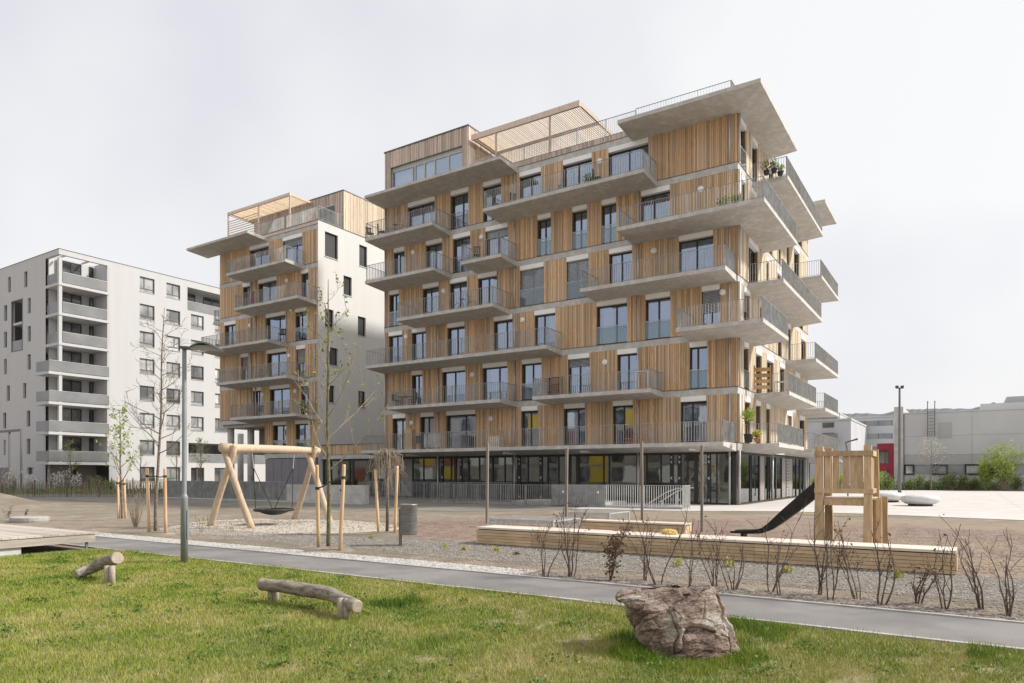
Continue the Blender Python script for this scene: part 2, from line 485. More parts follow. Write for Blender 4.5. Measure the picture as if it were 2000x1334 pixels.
right = {
 6: [Y_(1445, 1456, guard='glass'), Y_(1468, 1478.6), Y_(1500, 1510), Y_(1530, 1539), Y_(1556, 1566)],
 5: [Y_(1447, 1455), Y_(1466, 1476), Y_(1500, 1508), Y_(1519, 1524, **CW(.1, .9)), Y_(1536, 1541), Y_(1550, 1560)],
 4: [Y_(1461.4, 1480), Y_(1495.6, 1500.5), Y_(1517, 1524), Y_(1538, 1545), Y_(1560, 1568)],
 3: [Y_(1452, 1463), Y_(1483.6, 1491), Y_(1518, 1526, **CW(.05, .95)), Y_(1538, 1543.5, blind=1.0), Y_(1564, 1573)],
 2: [Y_(1452, 1461.5, guard='bars'), Y_(1475.5, 1486.5), Y_(1496.5, 1510), Y_(1522.5, 1532), Y_(1552, 1561)],
 1: [Y_(1453, 1464), Y_(1475, 1485), Y_(1495, 1503), Y_(1536.5, 1545, blind=1.0), Y_(1561, 1571)],
}
for k in range(1, 7):
    storey(main, mf, XL, OX, LV[k], left[k])
    storey(main, ms, OY + .05, YR, LV[k], right[k], mt='larch_sunlit')
    if k > 1:
        band(main, mf, XL - .04, OX + .04, LV[k]); band(main, ms, OY + .0, YR, LV[k], d=.042)
band(main, mf, XL, OX + .04, LV[7], h=.36); band(main, ms, OY, YR, LV[7], h=.36, d=.042)
band(main, mf, XL, OX + .04, LV[1], h=.40, d=.04); band(main, ms, OY, YR, LV[1], h=.40, d=.038)
mb = MB(); mb.box(XL + .1, OX - .32, OY + .32, YR - .1, LV[7] - .3, LV[7] - .02); mb.build('roof', M['conc_wall'], main)

# balconies on the long facade
bx = lambda s, e, dep, k, **q: fbalc(main, xp(s, OY), xp(e, OY), dep, LV[k] - .03, OY, **q)
bx(752, 881, 1.95, 6); bx(979, 1285, 2.0, 6)
bx(752, 884, 1.95, 5); bx(935, 1012, 1.9, 5)
bx(812.5, 997, 1.95, 4); bx(1164, 1438.8, 2.0, 4)
bx(752, 1099.5, 1.95, 3)
bx(794.5, 1010.6, 1.95, 2); bx(1073.5, 1297, 2.0, 2)
bx(752, 1438.8, 2.3, 1, inner=.42, outer=.2)
bx(752, 1012, 2.0, 7, rail=False, inner=.32, outer=.17, name='roof_overhang')
# corner balconies wrap both facades
def corner_balcony(s, k, dy, dx, yf, **q):
    a = xp(s, OY); e = .07
    rl = None if q.get('norail') else [(a + e, OY), (a + e, OY - dy + e), (OX + dx - e, OY - dy + e), (OX + dx - e, OY + yf - e), (OX, OY + yf - e)]
    q.pop('norail', None)
    return balcony(main, [(a, OY - .03), (OX + .03, OY - .03), (OX + .03, OY + yf)], [(a, OY - dy), (OX + dx, OY - dy), (OX + dx, OY + yf)], LV[k] - .03, rl, **q)
corner_balcony(1236.6, 5, 2.2, 1.85, 5.4)
corner_balcony(1351, 3, 2.4, 1.85, 3.1)
corner_balcony(1236, 7, 2.05, 1.65, 6.4, norail=True, inner=.34, outer=.2, name='roof_overhang')
by = lambda b0, b1, k, **q: sbalc(main, OY + b0, OY + b1, 1.85, LV[k] - .03, OX, **q)
by(2.9, 13.8, 6); by(1.9, 13.5, 4); by(3.3, 11.6, 2); by(.9, 7.3, 1, inner=.42)
fy = lambda px: yp(px, OX + 1.85) - OY
END = YR - OY
for (n0, k) in ((1605, 5), (1594, 3), (1612, 2), (1593, 1)):
    b0 = fy(n0); e = .07; b1 = END + 1.85
    balcony(main, [(OX + .03, OY + b0), (OX + .03, YR), (OX - 4, YR)], [(OX + 1.85, OY + b0), (OX + 1.85, OY + b1), (OX - 4, OY + b1)], LV[k] - .03,
            [(OX, OY + b0 + e), (OX + 1.85 - e, OY + b0 + e), (OX + 1.85 - e, OY + b1 - e), (OX - 4 + e, OY + b1 - e)])
balcony(main, [(OX + .03, OY + 15.5), (OX + .03, YR), (OX - 4, YR)], [(OX + 1.7, OY + 15.5), (OX + 1.7, YR + 1.85), (OX - 4, YR + 1.85)], LV[7] - .03, None, name='roof_overhang')
# slender columns in front of the cladding
for px, top in ((752, 6), (855, 3), (1004.5, 6), (1246, 5), (1425, 6)):
    for k in range(0, top + 1):
        z1 = LV[k + 1] - .36 if k else LV[1] - .42
        column(main, xp(px, OY - .12), OY - .12, (LV[k] + .01) if k else 0.0, z1, .048)
for k in range(1, 7):
    column(main, OX + .1, OY + .06, LV[k] + .02, LV[k + 1] - .36, .05)
column(main, OX + .1, OY + .06, 0, LV[1] - .42, .06)
for px in (1509, 1578):
    column(main, OX + .16, yp(px, OX + .16), 0, LV[1] - .42, .06, 'galv_light')
for px, py in ((1172, 316), (807.5, 493), (1369, 370), (1277.5, 490), (866.5, 568.6), (1021, 625.5), (794, 658), (1412, 571), (941, 463.5), (1182, 708), (923, 731.5), (805, 826), (959, 817.5)):
    x = xp(px, OY); wall_lamp(main, mf, x, zat(py, x, OY))

# roof: penthouse, terrace parapet, pergola, railings
PX1 = xp(914.8, OY)
PZ0, PZ1 = LV[7] - .02, 23.92
cy = OY + 5.2
w0, w1 = xp(763, OY), xp(903, OY)
wz0, wz1 = LV[7] + .05, zat(284, w1, OY)
mb = MB()
boards(mb, mf, XL, w0, PZ0, PZ1); boards(mb, mf, w1, PX1, PZ0, PZ1); boards(mb, mf, w0, w1, wz1, PZ1)
mps = side(PX1)
boards(mb, mps, OY, cy, PZ0, PZ1)
mb.cur = 1
mb.box(XL, w0, OY + .031, OY + .3, PZ0, PZ1); mb.box(w1, PX1 - .031, OY + .031, OY + .3, PZ0, PZ1); mb.box(w0, w1, OY + .031, OY + .3, wz1, PZ1)
mb.box(PX1 - .3, PX1 - .031, OY + .31, cy, PZ0, PZ1); mb.box(XL, PX1 - .32, cy - .3, cy, PZ0, PZ1); mb.box(XL, XL + .25, OY + .32, cy - .32, PZ0, PZ1)
ph = mb.build('penthouse', [M['larch_grey'], M['inner']], main)
mb = MB(); mb.box(XL - .05, PX1 + .06, OY - .07, cy, PZ1 + .002, PZ1 + .09); mb.build('roof', M['flash'], ph)
mb = MB(); fr = [w0, w0 + .07]
n = [0, .315, .45, .58, .605, .78, .82, .995]
zb, zt = wz0 + .05, wz1 - .3
mb.box(w0, w1, OY + .16, OY + .26, wz0, zb); mb.box(w0, w1, OY + .16, OY + .26, zt, wz1 - .001)
for c in (0, .3, .335, .47, .61, .80, 1.0):
    x = w0 + c * (w1 - w0); mb.box(max(w0, x - .05), min(w1, x + .05), OY + .15, OY + .27, zb, zt)
wo = mb.build('window', M['frame_light'], ph)
cs = (0, .3, .335, .47, .61, .80, 1.0)
for i in range(6):
    pane_box(wo, mf, w0 + cs[i] * (w1 - w0) + .05, w0 + cs[i + 1] * (w1 - w0) - .05, -.21, zb, zt)
mb = MB()
for i in range(40):
    x = w0 + .1 + i * .085; mb.box(x, x + .085, OY + .5 + .03 * (i % 2), OY + .53 + .03 * (i % 2), zb, zt)
mb.build('curtain', M['curtain'], wo)
# parapet and railing of the roof terrace
tx0, tx1 = xp(1012, OY), xp(1240, OY)
mb = MB(); boards(mb, mf, PX1 + .05, tx1, LV[7] + .02, LV[7] + .33); mb.cur = 1
mb.box(PX1 + .05, tx1, OY + .031, OY + .25, LV[7], LV[7] + .33)
pp = mb.build('parapet', [M['larch_grey'], M['flash']], main)
mb = MB(); mb.box(PX1 + .05, tx1, OY - .04, OY + .26, LV[7] + .331, LV[7] + .355); mb.build('flashing', M['flash'], pp)
mb = MB(); bars(mb, [(xp(926, OY), OY + .15), (tx1, OY + .15)], LV[7] + .36, LV[7] + 1.42, step=.12); mb.build('railing', M['galv'], main)
mb = MB(); bars(mb, [(tx1, OY + .15), (OX - .35, OY + .15), (OX - .35, OY + 9)], LV[7] + .0, LV[7] + 1.5, step=.16, w=.005); mb.build('railing', M['galv'], main)
mb = MB(); mb.box(xp(1284, OY + 1.2), xp(1308, OY + 1.2), OY + 1.2, OY + 1.9, LV[7], LV[7] + 1.75)
for i in range(7): mb.box(xp(1284, OY + 1.2) - .04, xp(1308, OY + 1.2) + .04, OY + 1.12, OY + 1.2, LV[7] + .85 + i * .11, LV[7] + .90 + i * .11)
mb.build('roof_vent', M['galv_light'], main)
# pergola
g0, g1 = xp(922, OY + .05), xp(1133, OY + .05)
gz = zat(200, g1, OY + .05)
PD = 5.6
pg = MB(); pg.box(g0, g1, OY - .02, OY + .12, gz - .22, gz + .12); pg.box(g0, g1, OY + PD, OY + PD + .14, gz - .22, gz + .10)
pg.box(g1 - .1, g1, OY + .12, OY + PD, gz - .16, gz + .1); pg.box(g0, g0 + .1, OY + .12, OY + PD, gz - .16, gz + .1)
pg.box(g0 + .1, g1 - .1, OY + 2.6, OY + 2.7, gz - .17, gz - .03)
for px in (969, 1074):
    x = xp(px, OY + .05); pg.box(x - .05, x + .05, OY + .0, OY + .1, LV[7] + .36, gz - .22)
for x in (g1 - .1, g0): pg.box(x, x + .1, OY + PD, OY + PD + .1, LV[7], gz - .22)
po = pg.build('pergola', M['larch_grey'], main)
mb = MB(); x = g0 + .12
while x < g1 - .16:
    mb.box(x, x + .045, OY + .13, OY + PD - .01, gz - .0, gz + .05); x += .135
stuff(mb.build('slats', M['slat'], po))
mb = MB(); z = gz - .4
while z > LV[7] + .2:            # slatted screens at both ends and at the back
    mb.box(g1 - .08, g1 - .03, OY + 3.4, OY + PD, z - .05, z)
    mb.box(g0 + 1.2, g1 - .12, OY + PD + .02, OY + PD + .06, z - .05, z)
    mb.box(PX1 + .06, PX1 + .1, OY + .8, OY + 4.8, z - .05, z); z -= .12
stuff(mb.build('slatted_screen', M['slat'], po))

# ground floor: glazed shop front under the terrace
def curtain_wall(parent, m, cuts, z0, z1, solid=(), thick=(), d=-.1, mt='glass_low', transom=None):
    mb = MB()
    for i, c in enumerate(cuts):
        hw = .10 if i in thick else .035
        mb.mbox(m, c - hw, c + hw, d - .07, d + .05, z0, z1)
    mb.mbox(m, cuts[0], cuts[-1], d - .06, d + .04, z1, z1 + .14); mb.mbox(m, cuts[0], cuts[-1], d - .06, d + .04, z0 - .001, z0 + .10)
    o = mb.build('shop_front', M['frame'], parent)
    for i in range(len(cuts) - 1):
        a = cuts[i] + (.10 if i in thick else .035); b = cuts[i + 1] - (.10 if i + 1 in thick else .035)
        if b - a < .03: continue
        if i in solid:
            q = MB(); q.mbox(m, a, b, d - .03, d + .03, z0 + .1, z1); q.build('panel', M['taupe'], o)
        else:
            pane_box(o, m, a, b, d, z0 + .1, z1, mt)
    return o
cx = [752, 781, 804.6, 826, 855, 862.5, 880, 888, 899, 914, 935, 961, 985, 1001, 1013, 1030, 1055.5, 1069, 1090, 1111, 1127, 1178, 1189, 1243, 1262, 1290, 1311, 1326, 1342, 1358.5, 1384, 1399, 1433.5]
cuts = [xp(p, OY) for p in cx]
th = {cx.index(v) for v in (862.5, 888, 899, 1013, 1055.5, 1111, 1127, 1311, 1326, 1358.5, 1384, 1433.5)}
sf = curtain_wall(main, mf, cuts, .0, 2.62, solid=(0, 1), thick=th)
def chevron(parent, m, a, d, z, s=.05, flip=1):
    mb = MB()
    for sg in (-1, 1):
        p0, p1 = (-s * flip, 0), (s * .6 * flip, sg * s)
        w2 = .018
        vs = [m(a + p0[0], d, z + p0[1] - w2), m(a + p1[0], d, z + p1[1] - w2), m(a + p1[0], d, z + p1[1] + w2), m(a + p0[0], d, z + p0[1] + w2)]
        vs += [m(a + p[0], d + .004, z + p[1] + e) for p, e in ((p0, -w2), (p1, -w2), (p1, w2), (p0, w2))]
        mb.add(vs, [(0, 1, 2, 3), (7, 6, 5, 4), (0, 4, 5, 1), (1, 5, 6, 2), (2, 6, 7, 3), (3, 7, 4, 0)])
    mb.build('safety_mark', M['lampw'], parent)
for px in (862.5, 899, 1013, 1055.5, 1311, 1326, 1384):
    for z in (2.5, 2.24, 1.38, .22):
        chevron(sf, mf, xp(px, OY), -.046, z, .06, 1 if px not in (862.5, 1326, 1013) else -1)
ry = [1441.5, 1447, 1468, 1470.5, 1486, 1496, 1502, 1506, 1511, 1518, 1529, 1537, 1543, 1550, 1557, 1564, 1571, 1576]
cuts = [yp(p, OX) for p in ry]
curtain_wall(main, ms, cuts, .0, 2.62, solid=(4, 10, 12), thick={0, 4, 9, 16})
lv = MB()
for i in range(26): lv.mbox(ms, yp(1537.5, OX), yp(1542.5, OX), -.12, -.03, .15 + i * .095, .20 + i * .095)
lv.build('louvre', M['galv_light'], main)
for px in (810, 998, 1147, 1357):
    x = xp(px, OY - 1.1); mb = MB(); mb.box(x - .03, x + .03, OY - 1.9, OY - .5, LV[1] - .42, LV[1] - .32); mb.build('soffit_light', M['lampw'], main)
mb = MB(); mb.box(XL, OX, OY + .02, YR - .26, -.02, .012); mb.build('ground_floor', M['innerfloor'], main)

# ---- the second timber house, in line behind
BX1 = xp(622, OY); BX0 = xp(430, OY)
B2Y = OY + 13.5
b2 = house('apartment_house', 'narrower timber clad apartment house with white side wall behind the swing', 'apartment house', ((BX0 + BX1) / 2, OY + 6, 0))
OPEN = xp(518, OY)
for f in LV[2:8]:
    mb = MB(); mb.box(BX0 + .05, BX1 - .31, OY + .31, B2Y - .3, f - .3, f - .02); mb.build('floor_slab', M['innerfloor'], b2)
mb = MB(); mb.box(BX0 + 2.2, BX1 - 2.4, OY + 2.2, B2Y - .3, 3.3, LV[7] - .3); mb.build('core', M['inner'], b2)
mb = MB(); mb.box(BX0, BX0 + .25, OY + .05, B2Y, LV[2] - .36, LV[7]); mb.build('side_wall', M['plaster'], b2)
mb = MB(); mb.box(BX0 + .26, BX1 - .01, B2Y - .25, B2Y, 0, LV[7]); mb.build('rear_wall', M['plaster'], b2)
left2 = {6: [(488, 525.5), (553, 591)], 5: [(475, 489.5), (505, 541), (589, 602.7)], 4: [(438.7, 460.7), (519.5, 557.8), (577, 600)],
         3: [(471, 485), (522, 560), (579, 597)], 2: [(495, 510.5), (527, 566.6), (588, 603.6)], 1: [(533.5, 560), (577, 606)]}
curt = [CW(.1, .5), CW(.5, .9), {}, CG(.1, .6)]
for k in range(1, 7):
    ws = [G(a, b, **(random.choice(curt)), **(dict(guard='glass') if (k == 1 or (k == 4 and a == 577)) else {})) for a, b in left2[k]]
    storey(b2, mf, BX0 if k > 1 else OPEN, BX1 - .02, LV[k], ws)
    band(b2, mf, BX0 if k > 1 else OPEN, BX1 - .02, LV[k])
band(b2, mf, BX0, BX1 - .02, LV[7])
mb = MB(); mb.box(BX0, BX1 - .02, OY + .3, B2Y - .26, LV[2] - .62, LV[2] - .362); mb.build('soffit', M['conc'], b2)
mb = MB(); mb.box(OPEN, BX1 - .26, OY + .02, OY + .3, 0, LV[1] - .4)
mb.box(OPEN, OPEN + .25, OY + .31, B2Y - .3, 0, LV[2] - .63); o = mb.build('ground_wall', M['greypanel'], b2)
mb = MB()
for i in range(1, 6): x = OPEN + (BX1 - .26 - OPEN) * i / 6; mb.box(x - .008, x + .008, OY + .01, OY + .02, 0, LV[1] - .4)
mb.build('joint', M['flash'], o)
for px, dy in ((451, .7), (490, 1.2), (470, 6)):
    column(b2, xp(px, OY + dy), OY + dy, 0, LV[2] - .62, .28, 'conc', 16)
b2x = lambda s, e, dep, k, **q: fbalc(b2, xp(s, OY - dep), xp(e, OY) - .03, dep, LV[k] - .03, OY, **q)
b2x(441.5, 597.4, 1.9, 6); b2x(456, 621, 1.9, 5); b2x(391, 564, 1.95, 4); b2x(422.5, 600, 1.9, 3); b2x(449, 617.6, 1.9, 2)
b2x(364, 525.5, 2.0, 7, rail=False, inner=.32, outer=.17, name='roof_overhang')
balcony(b2, [(BX0 - .0, OY + .4), (BX0 - .0, OY + 4)][::-1], [(BX0 - 1.6, OY + .4), (BX0 - 1.6, OY + 4)][::-1], LV[5] - .03, [(BX0, OY + .47), (BX0 - 1.53, OY + .47), (BX0 - 1.53, OY + 3.9)])
for px in (489.5, 499, 614):
    for k in range(2, 6): column(b2, xp(px, OY - .1), OY - .1, LV[k] + .01, LV[k + 1] - .36, .045)
for px, py in ((489, 636), (561, 548), (565, 695), (513, 771), (577, 764)):
    x = xp(px, OY); wall_lamp(b2, mf, x, zat(py, x, OY))
# white side wall with window openings
def opening_wall(parent, m, a0, a1, z0, z1, ops, mt, th=.28, name='wall'):
    "wall sheet with rectangular openings and reveals; ops = (a0,a1,z0,z1)"
    As = sorted({a0, a1, *[o[0] for o in ops], *[o[1] for o in ops]}); Zs = sorted({z0, z1, *[o[2] for o in ops], *[o[3] for o in ops]})
    As = [a for a in As if a0 <= a <= a1]; Zs = [z for z in Zs if z0 <= z <= z1]
    mb = MB()
    for i in range(len(As) - 1):
        j = 0
        while j < len(Zs) - 1:
            ca = (As[i] + As[i + 1]) / 2
            free = lambda jj: not any(o[0] < ca < o[1] and o[2] < (Zs[jj] + Zs[jj + 1]) / 2 < o[3] for o in ops)
            if not free(j): j += 1; continue
            k = j
            while k + 1 < len(Zs) - 1 and free(k + 1): k += 1
            mb.add([m(As[i], 0, Zs[j]), m(As[i + 1], 0, Zs[j]), m(As[i + 1], 0, Zs[k + 1]), m(As[i], 0, Zs[k + 1])], [(0, 1, 2, 3)], .5)
            j = k + 1
    for (b0, b1, c0, c1) in ops:
        q = [(b0, c0), (b1, c0), (b1, c1), (b0, c1)]
        for i in range(4):
            p, r = q[i], q[(i + 1) % 4]
            mb.add([m(p[0], 0, p[1]), m(r[0], 0, r[1]), m(r[0], -th, r[1]), m(p[0], -th, p[1])], [(0, 1, 2, 3)], .5)
    return mb.build(name, M[mt], parent)
def far_window(parent, m, a0, a1, z0, z1, th=.16, frame='frame_grey', split=.5, low=None, fw=.07, sill=True, gl='farglass'):
    mb = MB(); d = -th
    mb.mbox(m, a0, a0 + fw, d - .05, d + .03, z0, z1); mb.mbox(m, a1 - fw, a1, d - .05, d + .03, z0, z1)
    mb.mbox(m, a0 + fw, a1 - fw, d - .05, d + .03, z0, z0 + fw); mb.mbox(m, a0 + fw, a1 - fw, d - .05, d + .03, z1 - fw, z1)
    cs = [a0 + fw]
    zl = z0 + fw
    if low:
        zl = z0 + low; mb.mbox(m, a0 + fw, a1 - fw, d - .05, d + .03, zl - .04, zl + .04); zl += .04
    if split:
        c = a0 + (a1 - a0) * split; mb.mbox(m, c - fw * .6, c + fw * .6, d - .05, d + .03, zl, z1 - fw); cs += [c - fw * .6, c + fw * .6]
    cs.append(a1 - fw)
    o = mb.build('window', M[frame], parent)
    for i in range(0, len(cs), 2): pane_box(o, m, cs[i], cs[i + 1], d - .02, zl, z1 - fw, gl)
    if low: pane_box(o, m, a0 + fw, a1 - fw, d - .02, z0 + fw, z0 + low - .04, gl)
    if sill:
        mb = MB(); mb.mbox(m, a0 - .03, a1 + .03, d + .03, .05, z0 - .05, z0 + .0); mb.build('sill', M['galv_light'], o)
    return o
mw2 = side(BX1)
wins = [(634.6, 660, 456, 504), (701.7, 717, 480, 521), (671, 687, 540, 577), (634.6, 651.4, 604, 640), (699, 714.4, 619, 656), (638, 660, 679, 713), (640.6, 653.4, 753, 786), (700, 714, 764, 796)]
ops = []
for (a, b, c, d) in wins:
    y0, y1 = yp(a, BX1), yp(b, BX1); ym = (y0 + y1) / 2
    ops.append((y0, y1, zat(d, BX1, ym), zat(c, BX1, ym)))
opening_wall(b2, mw2, OY - .045, B2Y, 0, LV[7] + .28, ops, 'plaster', name='side_wall')
for o in ops: far_window(b2, mw2, *o, frame='frame', split=0, gl='farglass_dark')
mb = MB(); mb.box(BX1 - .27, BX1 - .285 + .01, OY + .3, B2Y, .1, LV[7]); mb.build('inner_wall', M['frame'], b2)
mb = MB(); mb.box(BX0, BX1 + .03, OY - .05, B2Y, LV[7] + .281, LV[7] + .32); mb.build('roof', M['flash'], b2)
mb = MB(); mb.box(BX0, BX1 - .01, OY - .03, OY + .2, LV[7], LV[7] + .28); mb.build('parapet', M['larch_grey'], b2)
mb = MB(); bars(mb, [(xp(503, OY), OY + .1), (BX1 - .1, OY + .1), (BX1 - .1, yp(694, BX1 - .1))], LV[7] + .33, LV[7] + 1.4, step=.12); mb.build('railing', M['galv'], b2)
# its penthouse and pergola
qx0, qx1, qy = xp(610, OY + 5.5), BX1 - .4, yp(672, BX1)
PH = 23.7
mb = MB(); mq, mq2 = front(qy), side(BX1 - .05)
boards(mb, mq, qx0 - 4, BX1 - .05, LV[7], PH); mb.cur = 2; boards(mb, mq2, qy, B2Y + 3, LV[7], PH); mb.cur = 1
mb.box(qx0 - 4, BX1 - .09, qy + .03, B2Y + 3, LV[7], PH - .02)
ph2 = mb.build('penthouse', [M['larch_grey'], M['flash'], M['larch_sunlit']], b2)
mb = MB(); mb.box(qx0 - 4.1, BX1 + .0, qy - .06, B2Y + 3, PH, PH + .08); mb.build('roof', M['flash'], ph2)
mb = MB(); mb.box(BX1 - 3.0, BX1 - .9, qy - .04, qy - .026, LV[7] + .3, LV[7] + 2.5); wq = mb.build('window', M['frame_light'], ph2)
mb = MB(); mb.box(BX1 - 2.9, BX1 - 1.0, qy - .06, qy - .045, LV[7] + .4, LV[7] + 2.4); mb.build('pane', M['farglass'], wq)
h0, h1 = xp(445, OY + .3), xp(567, OY + .3)
hz = zat(378, h1, OY + .3)
mb = MB(); mb.box(h0, h1, OY + .25, OY + .37, hz - .15, hz + .08); mb.box(h0, h1, OY + 5.4, OY + 5.5, hz - .15, hz + .08)
mb.box(h0, h0 + .1, OY + .37, OY + 5.4, hz - .13, hz + .06); mb.box(h1 - .1, h1, OY + .37, OY + 5.4, hz - .13, hz + .06)
mb.box(h0 + .1, h1 - .1, OY + 2.8, OY + 2.9, hz - .15, hz - .03)
for x in (h0, xp(504, OY + .3), h1 - .1): mb.box(x, x + .1, OY + .26, OY + .36, LV[7] + .3, hz - .15)
po2 = mb.build('pergola', M['larch_grey'], b2)
mb = MB(); x = h0 + .12
while x < h1 - .15: mb.box(x, x + .045, OY + .38, OY + 5.39, hz - .0, hz + .045); x += .14
z = hz - .7
while z > LV[7] + .4: mb.box(h0 + .1, xp(504, OY + .3), OY + .28, OY + .33, z - .05, z); z -= .19
stuff(mb.build('slats', M['slat'], po2))

# ---- low link between the two houses
lk = house('low_annex', 'low glazed annex with timber parapet between the two timber houses', 'annex', ((BX1 + XL) / 2, OY + 3, 0))
lx0, lx1 = BX1 + .02, XL - .02
mb = MB(); ml = front(OY + .35); boards(mb, ml, lx0, lx1, 3.05, 3.75); mb.cur = 1; mb.box(lx0, lx1, OY + .39, OY + 9, 2.95, 3.74); pl = mb.build('parapet', [M['larch'], M['conc']], lk)
mb = MB(); mb.box(lx0, lx1, OY + .25, OY + 9, 3.751, 3.79); mb.build('flashing', M['flash'], pl)
mb = MB(); mb.box(lx0, lx1, OY + .2, OY + .6, 2.7, 2.949); mb.build('slab_edge', M['conc_wall'], lk)
cs = [lx0 + .05 + (lx1 - lx0 - .1) * t for t in (0, .12, .42, .47, .74, 1)]
curtain_wall(lk, ml, cs, .0, 2.55, thick={1, 3})
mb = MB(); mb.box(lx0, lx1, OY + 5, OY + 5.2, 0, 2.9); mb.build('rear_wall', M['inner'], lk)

# ---- white apartment block at the far left
WX, WY = c2s((115 - 1000) / FPX * 66.7, 66.7)
wb = house('apartment_block', 'white plastered apartment block with corner loggias at the left edge', 'apartment block', (WX - 8, WY + 8, 0))
WL = [2.75 + 2.84 * k for k in range(7)]
WT = 22.95
wf, ws_ = front(WY), side(WX)
NY = yp(213, WX); NX = xp(89, WY)                 # extent of the corner loggia
WYE = yp(445, WX) + 6; WXE = xp(-120, WY)
ops = []; wn = []
cols = [(273, 302), (325, 352), (373, 398), (420, 447)]
for ci, (a, b) in enumerate(cols):
    y0, y1 = yp(a, WX), yp(b, WX)
    for k in range(-1, 7):
        base = WL[k] if k >= 0 else -.05
        if ci >= 2 and k in (6, 0, -1): continue
        z0 = base + .85; z1 = base + 2.4
        ops.append((y0, y1, z0, z1)); wn.append((y0, y1, z0, z1))
t0, t1 = yp(366, WX), WYE - .3
lows = [(t0, t1, WL[6] + .9 - 1.0, WL[6] + 2.45), (yp(368, WX), WYE - .3, WL[0] + .05, WL[0] + 2.3)]
gd = [(yp(373, WX), yp(399, WX), 0.05, 2.3), (yp(419, WX), yp(445, WX), 0.05, 2.3)]
opening_wall(wb, ws_, NY, WYE, 0, WT, ops + lows + gd, 'plaster_w', th=.25)
for i, q in enumerate(wn): far_window(wb, ws_, *q, split=random.choice((.35, .5, .62)), low=.38, gl=random.choice(('farglass_pale', 'farglass_pale', 'farglass')))
for q in gd: far_window(wb, ws_, *q, split=.5)
for (a, b, c, d) in lows:
    mb = MB(); mb.mbox(ws_, a - .3, b + .3, -2.2, -2.0, c, d); rw = mb.build('loggia_wall', M['plaster_w'], wb)
    far_window(rw, side(WX - 1.98), a + .3, a + 2.2, c + .15, d - .15, th=-.03, sill=False); far_window(rw, side(WX - 1.98), a + 3.2, a + 5.4, c + .15, d - .15, th=-.03, sill=False)
    mb = MB(); mb.mbox(ws_, a, b, -2.0, -.255, c - .2, c - .003); mb.mbox(ws_, a, b, -2.0, -.255, d + .003, d + .2); mb.build('loggia_slab', M['plaster_w'], wb)
    mb = MB(); mb.mbox(ws_, a + .02, b - .02, -.12, -.08, c + .04, c + 1.02); ba = mb.build('balustrade', M['frost'], wb)
    mb = MB(); mb.mbox(ws_, a + .02, b - .02, -.13, -.06, c + 1.021, c + 1.06); mb.build('handrail', M['galv_light'], ba)
# left facade: slit windows and a tall glazed opening
lo = []
for (a, b, c, d) in [(15.5, 21, 541, 571), (47, 53.5, 530, 561), (7.5, 14, 596, 627), (54, 60, 582, 612), (7.5, 13.5, 648, 679), (54, 60, 637, 667), (7.5, 13, 701, 731), (53.5, 60, 692, 722),
                     (13, 19, 753, 783), (45, 51, 748, 778), (6, 12, 806, 837), (52, 59, 802, 833), (7, 11, 859, 889), (52, 59, 857, 887), (53, 65, 913, 927)]:
    x0, x1 = xp(a, WY), xp(b, WY); xm = (x0 + x1) / 2; lo.append((x0, x1, zat(d, xm, WY), zat(c, xm, WY)))
big = (xp(22.5, WY), xp(44.5, WY), zat(686, xp(33, WY), WY), zat(586, xp(33, WY), WY))
extra = []
for px in (-30, -75):
    for k in range(7): extra.append((xp(px, WY), xp(px + 7, WY), WL[k] + .5, WL[k] + 2.3))
opening_wall(wb, wf, WXE, NX, 0, WT, lo + [big] + extra, 'plaster_w', th=.3)
for q in lo + extra: far_window(wb, wf, *q, th=.2, split=0, sill=False)
mb = MB(); mb.mbox(wf, big[0] - .4, big[1] + .4, -3.2, -3, big[2], big[3]); rw = mb.build('loggia_wall', M['plaster_w'], wb)
far_window(rw, front(WY + 2.98), big[0] + .2, big[1] - .3, big[2] + 3.2, big[3] - .6, th=-.03, sill=False)
mb = MB(); mb.mbox(wf, big[0], big[1], -3, -.31, big[2] - .2, big[2] - .003); mb.mbox(wf, big[0], big[1], -3, -.1, big[2] + 2.7, big[2] + 2.95); mb.mbox(wf, big[0], big[1], -3, -.31, big[3] + .003, big[3] + .2); mb.build('loggia_slab', M['plaster_w'], wb)
mb = MB()
for a in (big[0], big[1] - .08): mb.mbox(wf, a, a + .08, -.1, .03, big[2], big[3])
mb.mbox(wf, big[0], big[1], -.1, .03, big[3] - .08, big[3] - .001); mb.mbox(wf, big[0], big[1], -.1, .03, big[2] + .001, big[2] + .08); mb.build('opening_frame', M['frame_grey'], wb)
mb = MB(); mb.mbox(wf, big[0] + .09, big[1] - .09, -.06, -.03, big[2] + .1, big[2] + 1.1); mb.build('balustrade', M['frost'], wb)
